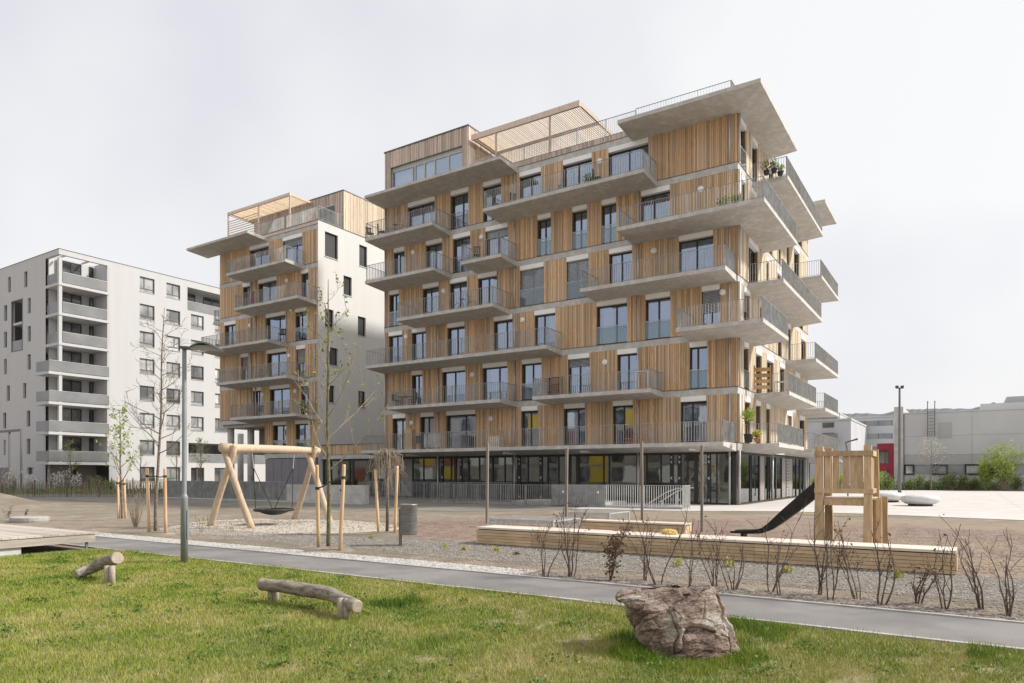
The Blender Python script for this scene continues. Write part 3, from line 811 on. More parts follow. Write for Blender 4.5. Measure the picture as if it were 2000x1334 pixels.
# corner loggias
for k in range(0, 7):
    z = WL[k]
    wide = k <= 3
    xo = NX - (0 if not wide else .0)
    proj = 1.3 if wide else .05
    mb = MB(); mb.box(NX, WX + .04, WY - (.9 if k <= 3 else .02), NY - .01, z - .26, z); sl = mb.build('loggia_slab', M['plaster_w'], wb)
    mb = MB(); mb.box(WX - .05 if k > 3 else WX - .012, WX - .015 if k > 3 else WX + .014, WY + .35 if k > 3 else WY - .85, NY - .02, z + .06, z + 1.02); ba = mb.build('balustrade', M['frost'], sl)
    mb = MB(); mb.box(WX - .065 if k > 3 else WX - .03, WX - .005 if k > 3 else WX + .03, WY + .35 if k > 3 else WY - .85, NY - .02, z + 1.021, z + 1.06); mb.build('handrail', M['galv_light'], ba)
    yb = WY + .12 if k > 3 else WY - .84
    mb = MB(); mb.box(NX + .05, (WX - .35 if k > 3 else WX - .016), yb, yb + .04, z + .06, z + 1.02); ba = mb.build('balustrade', M['frost'], sl)
    mb = MB(); mb.box(WX - .3, WX - .02, WY + .02, WY + .3, z + .001, (WL[k + 1] if k < 6 else WT - .5) - .261); mb.build('column', M['plaster_w'], wb)
    # back walls of the loggia
    zt = (WL[k + 1] if k < 6 else WT) - .27
    mb = MB(); mb.box(NX - .2, WX - 2.4, NY - .2, NY - .02, z + .001, zt); mb.box(WX - 2.6, WX - 2.401, WY + 1.0, NY - .21, z + .001, zt); mb.box(NX - .25, NX - .06, WY + .32, NY - .21, z + .001, zt); mb.box(WX - 2.39, WX - .012, NY - .16, NY - .004, z + .001, zt); rw = mb.build('loggia_wall', M['plaster_w'], wb)
    mm = side(WX - 2.38)
    yy0 = WY + 1.3; ln = NY - yy0
    far_window(rw, mm, yy0, yy0 + ln * .55, z + .05, zt - .1, th=-.03, sill=False, frame='frame')
    far_window(rw, mm, yy0 + ln * .78, yy0 + ln * .9, z + .6, zt - .1, th=-.03, sill=False, split=0, frame='frame')
mb = MB(); mb.box(WX - 2.6, WX - 2.401, WY + .5, NY, 0, WL[0] - .27); rw = mb.build('loggia_wall', M['taupe'], wb)
far_window(rw, side(WX - 2.38), WY + 2.2, NY - 2, .1, 2.3, th=-.03, sill=False, frame='frame')
mb = MB(); mb.box(NX - .2, WX - 2.61, WY + .2, WY + .45, 0, WL[0] - .27); mb.build('wall', M['plaster_w'], wb)
# parapet frame over the top loggia, roof edge, rear closure
mb = MB(); mb.box(NX, WX, WY, WY + .3, WT - .5, WT); mb.box(WX - .3, WX, WY + .301, NY, WT - .5, WT); mb.build('roof_frame', M['plaster_w'], wb)
mb = MB(); mb.box(WXE, NX - .3, WY + .35, WYE, WT - .3, WT - .05); mb.box(NX - .29, WX - .31, NY, WYE, WT - .3, WT - .05); mb.build('roof', M['conc_wall'], wb)
mb = MB()
mb.box(WXE, WX + .03, WY - .03, WY + .12, WT + .001, WT + .05); mb.box(WX - .12, WX + .03, WY + .121, WYE, WT + .001, WT + .05); mb.build('flashing', M['frame_grey'], wb)
mb = MB(); mb.box(WXE, WX - .3, WYE - .2, WYE, 0, WT - .31); mb.box(WXE + .3, NX - 3.5, WY + 3.5, WYE - .3, .1, WT - .4); mb.build('rear_wall', M['plaster_w'], wb)
for i in range(4): mb = MB(); mb.box(WX - 2.3, WX - .31, WY + .9 + i * 2.2, WY + 1.0 + i * 2.2, WT - .35, WT - .2); mb.build('pergola_beam', M['plaster_w'], wb)
# steel frame canopy at the foot of the left facade
mb = MB(); cx0, cx1 = xp(-20, WY - 3), xp(45, WY - 3)
mb.box(cx0, cx1, WY - 3.2, WY - 3, 5.5, 5.7)
for x in (cx1 - .12, xp(21, WY - 3)): mb.box(x, x + .12, WY - 3.2, WY - 3.05, 0, 5.5)
mb.box(cx0, xp(21, WY - 3), WY - 3.1, WY - 3.06, 0, 2.2)
tag(mb.build('entrance_canopy', M['frame_grey']), 'dark steel frame canopy at the foot of the white block', 'canopy')
# ------------------------------------------------------------------ ground
M['soil'] = mat('bare_soil', (.215, .172, .132), (.315, .262, .208), scale=2.2, rough=.95, bump=.5, bscale=40, detail=10, col3=(.20, .175, .125), s3=.45)
M['turf'] = mat('turf_soil', (.17, .165, .06), (.30, .25, .14), scale=5, rough=.95, bump=.5, bscale=60, detail=10)
M['asphalt'] = mat('asphalt', (.165, .158, .152), (.21, .20, .192), scale=1.2, rough=.85, bump=.35, bscale=220, detail=10, col3=(.24, .228, .217), s3=.9)
M['kerb'] = mat('concrete_kerb', (.37, .355, .33), (.47, .455, .43), scale=6, rough=.85)
M['pebble_w'] = mat('white_pebbles', (.36, .34, .315), (.52, .50, .47), scale=9, rnd=.25, rough=.8)
M['pebble_g'] = mat('grey_pebbles', (.205, .185, .158), (.315, .288, .248), scale=7, rnd=.35, rough=.85)
M['chips'] = mat('bark_chips', (.12, .095, .08), (.25, .215, .18), scale=7, rnd=.4, rough=.9)
M['redsoil'] = mat('reddish_bark_soil', (.19, .132, .105), (.295, .22, .178), scale=2.6, rough=.95, bump=.6, bscale=45, detail=10, col3=(.275, .22, .155), s3=.25)
M['sand'] = mat('pale_sand', (.42, .375, .31), (.52, .47, .395), scale=4, rough=.95, bump=.3, bscale=60)
M['pave'] = mat('pale_paving', (.51, .48, .455), (.58, .55, .52), scale=.7, rough=.85, bump=.05, bscale=30)
M['drive'] = mat('grey_brown_asphalt', (.17, .157, .14), (.235, .218, .192), scale=.8, rough=.9, bump=.2, bscale=120, col3=(.235, .225, .175), s3=.3)

def sheet(name, poly, z, mt, jitter=0.0, step=None, parent=None):
    pts = []
    for i, p in enumerate(poly):
        q = poly[(i + 1) % len(poly)]
        d = math.dist(p, q); n = max(1, int(d / step)) if step else 1
        for k in range(n):
            t = k / n; x = p[0] + (q[0] - p[0]) * t; y = p[1] + (q[1] - p[1]) * t
            if jitter:
                x += jitter * noise.noise((x * 1.1, y * 1.1, 3.1)); y += jitter * noise.noise((x * 1.1, y * 1.1, 9.7))
            pts.append((x, y))
    bm = bmesh.new()
    f = bm.faces.new([bm.verts.new((x, y, z)) for x, y in pts]); bmesh.ops.triangulate(bm, faces=[f])
    me = bpy.data.meshes.new(name); bm.to_mesh(me); bm.free(); me.materials.append(M[mt])
    return struct(link(name, me, parent))
# one large sheet to the horizon
sheet('ground', [(-900, -600), (900, -600), (900, 1200), (-900, 1200)], 0, 'soil')
sheet('lawn', [(-15.5, -14), (60, -14), (60, 7.78), (-15.5, 7.78)], .012, 'turf')
sheet('path', [(-60, 7.84), (60, 7.84), (60, 9.2), (-60, 9.2)], .016, 'asphalt')
for y in (7.77, 9.19):
    mb = MB(); x = -60.0
    while x < 40:
        mb.box(x + .003, x + .997, y, y + .06, -.05, .035 + random.uniform(-.004, .004)); x += 1.0
    struct(mb.build('kerb', M['kerb']))
GX = xp(1035, 9.5)
sheet('pebble_bed', [(-40, 9.26), (GX, 9.26), (GX - .3, 9.95), (-40, 9.95)], .008, 'pebble_w')
sheet('gravel_bed', [(-19.5, 10.6), (3.5, 10.5), (6, 13.4), (-9, 13.4), (-13.5, 14.3), (-19, 13.2)], .004, 'pebble_g', .35, .4)
sheet('bark_bed', [(GX - .4, 9.26), (40, 9.26), (40, 9.85), (GX + .2, 9.85)], .006, 'chips', .12, .3)
sheet('bark_field', [(-15.5, 13.5), (-9, 13.45), (0.5, 13.5), (4, 11.2), (40, 11.0), (45, 34), (14, 29), (2.5, 27.8), (-3, 27.4), (-9, 27.3), (-13, 25.2), (-15.6, 20)], .005, 'redsoil', .5, .8)
c = gp(540, 1028)
sheet('sand_pit', [(c[0] + 3.9 * math.cos(t) * (1 + .12 * math.sin(3 * t)), c[1] + 3.0 * math.sin(t)) for t in [i * math.pi / 18 for i in range(36)]], .007, 'sand', .3)
sheet('drive', [(-75, 22.6), (-38, 20.8), (-25, 21.8), (-17, 24.2), (-15.5, 26.6), (-15.5, 36.2), (-34, 36.2), (-34, 26.8), (-75, 26.8)], .009, 'drive', .3, .8)
def mound(cx, cy, rx, ry, h):
    vs, fs = [], []; n, m_ = 40, 8
    for j in range(m_ + 1):
        s = j / m_
        for i in range(n):
            a = 6.2832 * i / n; k = 1 + .15 * noise.noise((math.cos(a), math.sin(a), 2))
            vs.append((cx + rx * s * k * math.cos(a), cy + ry * s * k * math.sin(a), h * (.5 + .5 * math.cos(math.pi * s)) - .03 * s + .03 * noise.noise((s * 5, a * 2, 1))))
    for j in range(m_):
        for i in range(n): fs.append((j * n + i, j * n + (i + 1) % n, (j + 1) * n + (i + 1) % n, (j + 1) * n + i))
    q = MB(); q.add(vs, fs); return struct(q.build('mound', M['soil'], None, True))
mound(*gp(-60, 985), 9, 3.2, .75)
sheet('plaza', [(-15.4, 36.3), (-15.4, 28.5), (-10.5, 29.3), (-6.5, 31.4), (-3.5, 31.2), (3, 29.4), (14, 29.6), (60, 40), (110, 60), (110, 79), (-9.6, 79), (-9.6, 36.3)], .014, 'pave', 0)
mb = MB()
for i in range(9): mb.box(-9, 100, 36 + i * 4.6, 36.015 + i * 4.6, .0145, .0165)
for i in range(20): mb.box(-8 + i * 5, -7.985 + i * 5, 36, 78, .0145, .0168)
struct(mb.build('paving_joints', M['kerb']))
c = gp(1625, 1006)
sheet('grass_patch', [(c[0] + 1.9 * math.cos(t), c[1] + .8 * math.sin(t)) for t in [i * math.pi / 12 for i in range(24)]], .010, 'turf', .3)

# loose stones: real pebbles, joined
def stones(name, x0, x1, y0, y1, n, size, mt, z=.012, flat=.55, keep=None):
    P = np.stack([rng.uniform(x0, x1, n), rng.uniform(y0, y1, n)], 1)
    if keep is not None: P = P[keep(P[:, 0], P[:, 1])]
    n = len(P)
    base = np.array([(1, 0, 0), (-1, 0, 0), (0, 1, 0), (0, -1, 0), (0, 0, 1), (.5, .5, -.4)], float)
    fc = np.array([(0, 2, 4), (2, 1, 4), (1, 3, 4), (3, 0, 4)])
    s = size * rng.uniform(.5, 1.3, (n, 1, 1)) * np.array([1, 1, flat])
    a = rng.uniform(0, 6.28, n); B = base[None] * s * rng.uniform(.7, 1.3, (n, 6, 1))
    ca, sa = np.cos(a)[:, None], np.sin(a)[:, None]
    V = np.stack([B[..., 0] * ca - B[..., 1] * sa + P[:, :1], B[..., 0] * sa + B[..., 1] * ca + P[:, 1:], B[..., 2] + z], 2)
    Fc = (fc[None] + np.arange(n)[:, None, None] * 6).reshape(-1, 3)
    o = bigmesh(name, V.reshape(-1, 3), Fc, M[mt], np.repeat(rng.random(n), 6))
    return stuff(o)
def vis(x, y):
    D = x * SA + y * CA; X = x * CA - y * SA
    return (D > 3) & (np.abs(X / np.maximum(D, .1)) < .80)
tag(stones('stray_grit', -16, 8, 7.86, 9.17, 2600, .007, 'pebble_g', z=.017, keep=lambda x, y: vis(x, y) & (rng.random(len(x)) < .12 + .8 * np.exp(-(9.17 - y) / .12))), 'stray grit lying on the asphalt path', 'grit')
tag(stones('white_pebbles', -24, GX - .1, 9.27, 9.92, 14000, .022, 'pebble_w', keep=vis), 'strip of white pebbles along the far side of the path', 'pebbles')
inbed = lambda x, y: vis(x, y) & (y > 10.65 + .2 * np.sin(x * 1.7)) & (y < 13.3 + np.where(x < -10, .9 * np.sin((x + 10) * .25), 0))
tag(stones('grey_gravel', -19.3, 5, 10.6, 14.2, 60000, .015, 'pebble_g', keep=inbed), 'grey gravel bed in front of the long timber bench', 'gravel')
tag(stones('bark_mulch', GX - .4, 8, 9.26, 9.95, 16000, .024, 'chips', flat=.35, keep=vis), 'dark bark mulch under the row of bare hedge shrubs', 'mulch')
redkeep = lambda x, y: vis(x, y) & (y > 13.6) & (x > -15 + 1.2 * np.sin(y))
tag(stones('bark_flakes', -15.5, 9, 13.5, 24, 26000, .028, 'redsoil', flat=.3, keep=redkeep), 'reddish bark flakes strewn over the soil around the slide', 'bark')
tag(stones('loose_earth', -20, 8, 9.95, 10.75, 16000, .016, 'soil', flat=.55, keep=vis), 'crumbly strip of earth between the path and the gravel bed', 'earth')
soilkeep = lambda x, y: vis(x, y) & (y > 9.9)
tag(stones('soil_clods', -24, -14, 9.95, 21, 9000, .022, 'soil', flat=.5, keep=soilkeep), 'small soil clods scattered over the bare ground by the swing', 'soil')

# grass: every blade a real face
M['grass'] = None
def grass_mat():
    m = bpy.data.materials.new('grass_blades'); m.use_nodes = True
    n = m.node_tree.nodes; l = m.node_tree.links.new; b = n['Principled BSDF']
    b.inputs['Roughness'].default_value = .6; b.inputs['Specular IOR Level'].default_value = .25
    a = n.new('ShaderNodeAttribute'); a.attribute_name = 'rnd'
    r = n.new('ShaderNodeValToRGB')
    e = r.color_ramp.elements; e[0].position = 0; e[0].color = (.07, .14, .016, 1); e[1].position = 1; e[1].color = (.50, .42, .22, 1)
    for p, c in ((.3, (.18, .265, .028, 1)), (.55, (.315, .345, .06, 1)), (.78, (.41, .375, .13, 1))):
        q = e.new(p); q.color = c
    l(a.outputs['Fac'], r.inputs['Fac']); l(r.outputs['Color'], b.inputs['Base Color'])
    return m
M['grass'] = grass_mat()
def blades(name, P, h, wd, rn, lean=.5):
    n = len(P); a = rng.uniform(0, 6.28, n); l = rng.normal(0, lean, n) * h
    b = rng.uniform(0, 6.28, n)
    V = np.zeros((n, 3, 3))
    V[:, 0] = np.stack([P[:, 0] - np.cos(a) * wd, P[:, 1] - np.sin(a) * wd, P[:, 2]], 1)
    V[:, 1] = np.stack([P[:, 0] + np.cos(a) * wd, P[:, 1] + np.sin(a) * wd, P[:, 2]], 1)
    V[:, 2] = np.stack([P[:, 0] + np.cos(b) * l, P[:, 1] + np.sin(b) * l, P[:, 2] + h], 1)
    F_ = np.arange(n * 3).reshape(n, 3)
    return bigmesh(name, V.reshape(-1, 3), F_, M['grass'], np.repeat(np.clip(rn, 0, 1), 3))
def fbm(x, y, s, seed):
    "cheap smooth value noise on arrays"
    g = np.random.default_rng(seed).random((64, 64))
    u, v = (x * s) % 63, (y * s) % 63
    i, j = u.astype(int), v.astype(int); fu, fv = u - i, v - j
    fu, fv = fu * fu * (3 - 2 * fu), fv * fv * (3 - 2 * fv)
    return g[i, j] * (1 - fu) * (1 - fv) + g[i + 1, j] * fu * (1 - fv) + g[i, j + 1] * (1 - fu) * fv + g[i + 1, j + 1] * fu * fv
N = 1500000
x = rng.uniform(-15.5, 9, N); y = rng.uniform(-1, 7.72, N)
D = x * SA + y * CA; X = x * CA - y * SA
ok = (D > 4.6) & (np.abs(X) < .79 * D)
pd = np.clip((6.2 / np.maximum(D, .1)) ** 1.1, 0, 1)
n1 = .5 * fbm(x, y, 1.3, 3) + .3 * fbm(x, y, 3.7, 4) + .2 * fbm(x, y, 9.0, 5)
tuft = fbm(x, y, 1.9, 8) * fbm(x, y, .8, 9)
bare = fbm(x, y, 2.6, 11) * .6 + fbm(x, y, 6.5, 12) * .4
ok &= rng.random(N) < pd * np.clip(1.35 - 1.5 * np.clip(bare - .58, 0, 1) * 3, .28, 1)
x, y, D, n1, tuft, bare = x[ok], y[ok], D[ok], n1[ok], tuft[ok], bare[ok]
big_t = np.clip((tuft - .5) * 5, 0, 1)
h = rng.uniform(.018, .045, len(x)) * (1 + 1.3 * big_t) * (1.15 - .4 * np.clip(bare - .5, 0, 1))
wd = rng.uniform(.0016, .0030, len(x)) * np.clip(D / 6.0, 1, 2.4)
rn = .54 + (n1 - .5) * .9 + rng.normal(0, .17, len(x)) - .42 * big_t
g = blades('grass', np.stack([x, y, np.full(len(x), .012)], 1), h, wd, rn)
tag(stuff(g), 'short patchy spring lawn in the foreground', 'grass')
# grass leaning over the kerb, broad leaved weeds and a little litter
n = 16000; x = rng.uniform(-15, 7, n); k = fbm(x, x * .37, 1.7, 21); keep = rng.random(n) < np.clip((k - .25) * 1.6, .1, 1); x = x[keep]; n = len(x)
P = np.stack([x, 7.76 - np.abs(rng.normal(0, .05, n)), np.full(n, .015)], 1)
tag(stuff(blades('kerb_grass', P, rng.uniform(.03, .085, n), rng.uniform(.002, .0035, n), rng.normal(.4, .2, n), .6)), 'ragged grass leaning over the near kerb of the path', 'grass')
def weeds(name, n, per, mt, size, label, zr=.03):
    C = np.stack([rng.uniform(-15, 7, n), rng.uniform(0, 7.6, n)], 1); Dn = C[:, 0] * SA + C[:, 1] * CA; Xn = C[:, 0] * CA - C[:, 1] * SA
    C = C[(Dn > 5) & (np.abs(Xn) < .8 * Dn)]; r = rng.uniform(.04, .22, len(C))
    P = np.repeat(C, per, 0) + rng.normal(0, 1, (len(C) * per, 2)) * np.repeat(r, per)[:, None] * .6
    P = np.concatenate([P, rng.uniform(.015, zr + .02, (len(P), 1))], 1)
    return P, size, mt, label, name
WEEDS = [weeds('lawn_weeds', 420, 46, 'leaf_weed', .035, 'clumps of broad leaved weeds growing in the lawn', .05), weeds('dry_litter', 900, 5, 'leaf_straw', .03, 'dry straw and leaf litter lying on the lawn', .015)]
# longer grass round the boulder and along the kerb
def clump(name, c, r, n, h0, h1, rn0, label):
    t = rng.uniform(0, 6.28, n); q = r * np.sqrt(rng.random(n))
    P = np.stack([c[0] + q * np.cos(t), c[1] + q * np.sin(t), np.full(n, .012)], 1)
    return tag(stuff(blades(name, P, rng.uniform(h0, h1, n), rng.uniform(.002, .004, n), rng.normal(rn0, .1, n), .35)), label, 'grass')
# ------------------------------------------------------------------ things on the site
M['log'] = mat('weathered_log', (.12, .095, .072), (.41, .365, .31), scale=11, stretch=(.5, 1.6, 2.2), rough=.85, bump=.5, bscale=25, detail=8, contrast=(.3, .72))
M['log_end'] = mat('cut_log_end', (.34, .29, .23), (.46, .40, .32), scale=30, rough=.85)
M['peeled'] = mat('peeled_robinia', (.40, .285, .19), (.64, .50, .36), scale=9, stretch=(2, 2, .5), rough=.75, bump=.5, bscale=22, rnd=.15, detail=9, contrast=(.25, .7), col3=(.47, .385, .30), s3=1.6)
M['tower'] = mat('tan_play_timber', (.40, .275, .155), (.60, .445, .275), scale=8, stretch=(2, 2, .4), rough=.75, bump=.4, bscale=20, rnd=.18, detail=9, contrast=(.25, .72))
M['stake'] = mat('new_stake', (.56, .37, .20), (.70, .51, .32), scale=5, stretch=(3, 3, .3), rough=.75, rnd=.12)
M['benchw'] = mat('larch_bench_boards', (.51, .37, .22), (.65, .49, .315), scale=5, stretch=(.4, 3, 3), rough=.7, rnd=.16)
M['benchtop'] = mat('bleached_bench_top', (.60, .52, .43), (.72, .64, .55), scale=5, stretch=(.4, 3, 3), rough=.7, rnd=.08)
M['deck'] = mat('bleached_deck', (.40, .35, .30), (.52, .47, .41), scale=5, stretch=(3, .4, 3), rough=.8, rnd=.15)
M['black'] = mat('black_rubber', (.018, .018, .019), (.03, .03, .03), scale=8, rough=.55)
M['rope'] = mat('black_rope', (.03, .03, .03), rough=.9)
M['lamp_pole'] = mat('grey_green_lamp_paint', (.24, .265, .27), (.28, .305, .31), scale=3, rough=.45, metal=.2)
M['lamp_dark'] = mat('dark_lamp_head', (.06, .065, .065), rough=.4)
M['lamp_glass'] = mat('lamp_cover', (.30, .31, .30), rough=.2)
M['bin'] = mat('brushed_steel_bin', (.24, .235, .225), (.33, .325, .315), scale=4, stretch=(1, 1, 6), rough=.45, metal=.5)
M['post'] = mat('grey_brown_post', (.20, .172, .145), (.28, .245, .21), scale=3, stretch=(2, 2, .3), rough=.8)
M['rock'] = None
def rock_mat():
    m = bpy.data.materials.new('boulder_rock'); m.use_nodes = True
    n = m.node_tree.nodes; l = m.node_tree.links.new; b = n['Principled BSDF']; b.inputs['Roughness'].default_value = .85
    tcn = n.new('ShaderNodeTexCoord'); mp = n.new('ShaderNodeMapping'); mp.inputs['Rotation'].default_value = (.5, .35, .3); mp.inputs['Scale'].default_value = (1, 1, 1.35)
    l(tcn.outputs['Object'], mp.inputs['Vector'])
    t = n.new('ShaderNodeTexNoise'); t.inputs['Scale'].default_value = 3.2; t.inputs['Detail'].default_value = 12; t.inputs['Roughness'].default_value = .68; t.inputs['Distortion'].default_value = .15
    l(mp.outputs['Vector'], t.inputs['Vector'])
    r = n.new('ShaderNodeValToRGB'); e = r.color_ramp.elements
    e[0].position = .36; e[0].color = (.07, .046, .034, 1); e[1].position = .70; e[1].color = (.56, .53, .49, 1)
    for p, c in ((.46, (.17, .118, .088, 1)), (.53, (.275, .20, .155, 1)), (.60, (.38, .32, .27, 1))):
        q = e.new(p); q.color = c
    l(t.outputs['Fac'], r.inputs['Fac']); l(r.outputs['Color'], b.inputs['Base Color'])
    t2 = n.new('ShaderNodeTexNoise'); t2.inputs['Scale'].default_value = 22; t2.inputs['Detail'].default_value = 12; t2.inputs['Roughness'].default_value = .7
    l(mp.outputs['Vector'], t2.inputs['Vector'])
    bp = n.new('ShaderNodeBump'); bp.inputs['Strength'].default_value = .9; bp.inputs['Distance'].default_value = .03
    l(t2.outputs['Fac'], bp.inputs['Height']); l(bp.outputs['Normal'], b.inputs['Normal'])
    return m
M['rock'] = rock_mat()
CAMROT = TURN        # turn a thing modelled in "right / away" axes into the site frame

# ---- boulder
bc = c2s((1322 - 1000) / FPX * 6.35, 6.35)
bm = bmesh.new()
pts = [(-.53, .05, .43), (-.44, -.10, .47), (-.46, .25, .45), (-.15, -.02, .535), (.12, -.05, .55), (.33, .02, .52), (.10, .42, .53), (.36, .34, .46), (-.25, .45, .48),
       (.40, -.06, .44), (.46, .10, .25), (.52, -.10, .10), (.53, .05, .0), (.47, -.30, -.05), (.15, -.40, -.06), (-.12, -.40, -.06), (-.26, -.36, .0), (-.33, -.25, .20), (-.38, .0, .10), (-.30, .3, -.05), (.4, .42, -.05),
       (.05, -.31, .24), (-.30, -.20, .36), (.30, -.27, .22)]
for p in pts: bm.verts.new(p)
bmesh.ops.convex_hull(bm, input=bm.verts)
for v in [v for v in bm.verts if not v.link_faces]: bm.verts.remove(v)
bmesh.ops.triangulate(bm, faces=bm.faces)
for _ in range(6):
    bmesh.ops.subdivide_edges(bm, edges=bm.edges, cuts=1, use_grid_fill=True)
    bmesh.ops.triangulate(bm, faces=bm.faces)
    if len(bm.verts) > 45000: break
bm.normal_update()
rot = Matrix.Rotation(.5, 3, 'X') @ Matrix.Rotation(.4, 3, 'Y')
for v in bm.verts:
    q = rot @ v.co
    s = Vector((q.x * 2.2, q.y * 2.2, q.z * 6.0))
    d = .03 * noise.noise(s) - .02 + .012 * noise.noise(s * 5) + .006 * noise.noise(s * 12)
    st = noise.noise((q.x * 1.3, q.y * 1.3, q.z * 9)); d += .022 * (st if st > 0 else st * .5)
    for fq, am in ((1.7, .11), (4.2, .022), (10.0, .006)):
        w3 = Vector((q.x * fq, q.y * fq, q.z * fq * 1.7)) + .25 * noise.noise_vector(q * 4)
        ds, ps = noise.voronoi(w3)
        d += am * (noise.cell(ps[0] * 7.13 + Vector((.5, .5, .5))) * .5)
        d -= am * .22 * max(0, .08 - (ds[1] - ds[0])) / .08
    v.co += v.normal * d
me = bpy.data.meshes.new('boulder'); bm.to_mesh(me); bm.free(); me.materials.append(M['rock'])
o = link('boulder', me); o.location = (*bc, .03); o.rotation_euler = (0, 0, CAMROT)
tag(o, 'large jagged brown and white boulder on the lawn', 'boulder')
bgx = c2s((1322 - 1000) / FPX * 6.0, 6.0)
clump('grass_tuft', c2s((1250 - 1000) / FPX * 6.15, 6.15), .26, 1500, .05, .13, .25, 'taller dark grass at the left foot of the boulder')
clump('grass_tuft', c2s((1340 - 1000) / FPX * 5.85, 5.85), .34, 1300, .03, .08, .34, 'taller grass at the front of the boulder')
clump('grass_tuft', c2s((1455 - 1000) / FPX * 6.05, 6.05), .2, 700, .04, .09, .3, 'taller grass at the right foot of the boulder')

# ---- log benches
def log_bench(label, pts, rad, legs):
    "pts: log axis in site coordinates, legs: (x,y,ztop)"
    t = thing('log_bench', label, 'log bench', (pts[len(pts) // 2][0], pts[len(pts) // 2][1], 0)); t['keep'] = 1
    P = [Vector(p) for p in pts]; Q = []; RR = []
    for i in range(len(P) - 1):
        p0, p1, p2, p3 = P[max(i - 1, 0)], P[i], P[i + 1], P[min(i + 2, len(P) - 1)]
        for k in range(8):
            s = k / 8
            Q.append(.5 * ((2 * p1) + (p2 - p0) * s + (2 * p0 - 5 * p1 + 4 * p2 - p3) * s * s + (3 * p1 - p0 - 3 * p2 + p3) * s ** 3)); RR.append(rad[i] + (rad[i + 1] - rad[i]) * s)
    Q.append(P[-1]); RR.append(rad[-1])
    mb = MB(); mb.tube(Q, RR, 20, cap=False)
    mb.v = [tuple(Vector(v) * (1 + 0) + Vector((0, 0, .012 * noise.noise(Vector(v) * 5)))) for v in mb.v]
    lg = mb.build('log', M['log'], t, True)
    n = 20
    for e in (0, len(Q) - 1):
        q = MB(); ring = mb.v[e * n:(e + 1) * n]; c = sum((Vector(v) for v in ring), Vector()) / n
        ax = (Q[1] - Q[0]) if e == 0 else (Q[-2] - Q[-1]); ax.normalize()
        r2 = [tuple(c + (Vector(v) - c) * .88 - ax * .012) for v in ring]
        q.add(ring + r2, [(i, (i + 1) % n, n + (i + 1) % n, n + i) for i in range(n)] + [tuple(range(n, 2 * n))]); q.build('cut_end', M['log_end'], lg)
    for (x, y, zt, r) in legs:
        ax = Vector((c2s(1, 0)[0], c2s(1, 0)[1], 0))
        q = MB()
        for sg in (-.5, .5):
            p = Vector((x, y, 0)) + ax * (r * 1.05 * sg)
            q.tube([(p.x, p.y, -.05), (p.x, p.y, zt * .5), (p.x, p.y, zt)], [r * .62, r * .6, r * .58], 10)
        q.build('leg', M['log_end'], t, True)
    return t
def cp(px, py, D): x, y = c2s((px - 1000) / FPX * D, D); return (x, y, EYE + (HORIZON - py) / FPX * D)
log_bench('grey log bench on the lawn, bent downward at its right end', [cp(511, 1141, 8.75), cp(560, 1147, 8.6), cp(608, 1154, 8.4), cp(645, 1161, 8.1), cp(675, 1174, 7.8), cp(697, 1185, 7.62)],
          [.075, .08, .082, .08, .075, .07], [(*gp(534, 1177), .25, .062), (*gp(671, 1211), .24, .062)])
log_bench('grey log bench near the lamp post, sinking to the grass at its left', [cp(150, 1122, 10.6), cp(178, 1110, 10.75), cp(203, 1099, 10.7), cp(229, 1091, 10.4)], [.07, .085, .09, .092], [(*gp(214, 1143), .28, .07)])

# ---- street lamp
lx, ly = gp(360, 1100)
t = thing('street_lamp', 'grey street lamp with arched flat head on the edge of the lawn', 'street lamp', (lx, ly, 0), CAMROT)
mb = MB(); mb.lathe([(.062, -.1), (.062, 1.16), (.066, 1.19), (.046, 1.23), (.042, 1.25), (.037, 3.8), (.037, 3.83)], n=20); mb.build('pole', M['lamp_pole'], t, True)
mb = MB(); mb.box(.056, .072, -.035, .035, .45, .95); mb.build('service_hatch', M['lamp_pole'], t)
mb = MB(); vs = []; fs = []; prof = []
for i in range(17):
    s = i / 16; x = -.06 + .74 * s
    z = 3.84 + (.0 if s < .22 else .11 * math.sin((s - .22) / .78 * math.pi)) - .05 * s
    wd = .07 if s < .2 else .10 + .06 * math.sin((s - .2) / .8 * math.pi)
    th = .05 if s < .22 else .03
    vs += [(x, -wd, z), (x, wd, z), (x, wd * .8, z + th), (x, -wd * .8, z + th)]
for i in range(16):
    for k in range(4): fs.append((i * 4 + k, i * 4 + (k + 1) % 4, i * 4 + 4 + (k + 1) % 4, i * 4 + 4 + k))
fs += [(3, 2, 1, 0), (64, 65, 66, 67)]
mb.add(vs, fs); mb.build('lamp_head', M['lamp_dark'], t, False)
mb = MB(); mb.add([(.14, -.10, 3.835), (.62, -.10, 3.815), (.62, .10, 3.815), (.14, .10, 3.835), (.20, -.1, 3.90), (.56, -.1, 3.89), (.56, .1, 3.89), (.2, .1, 3.90)], [(0, 3, 2, 1), (0, 1, 5, 4), (1, 2, 6, 5), (2, 3, 7, 6), (3, 0, 4, 7)]); mb.build('diffuser', M['lamp_glass'], t)
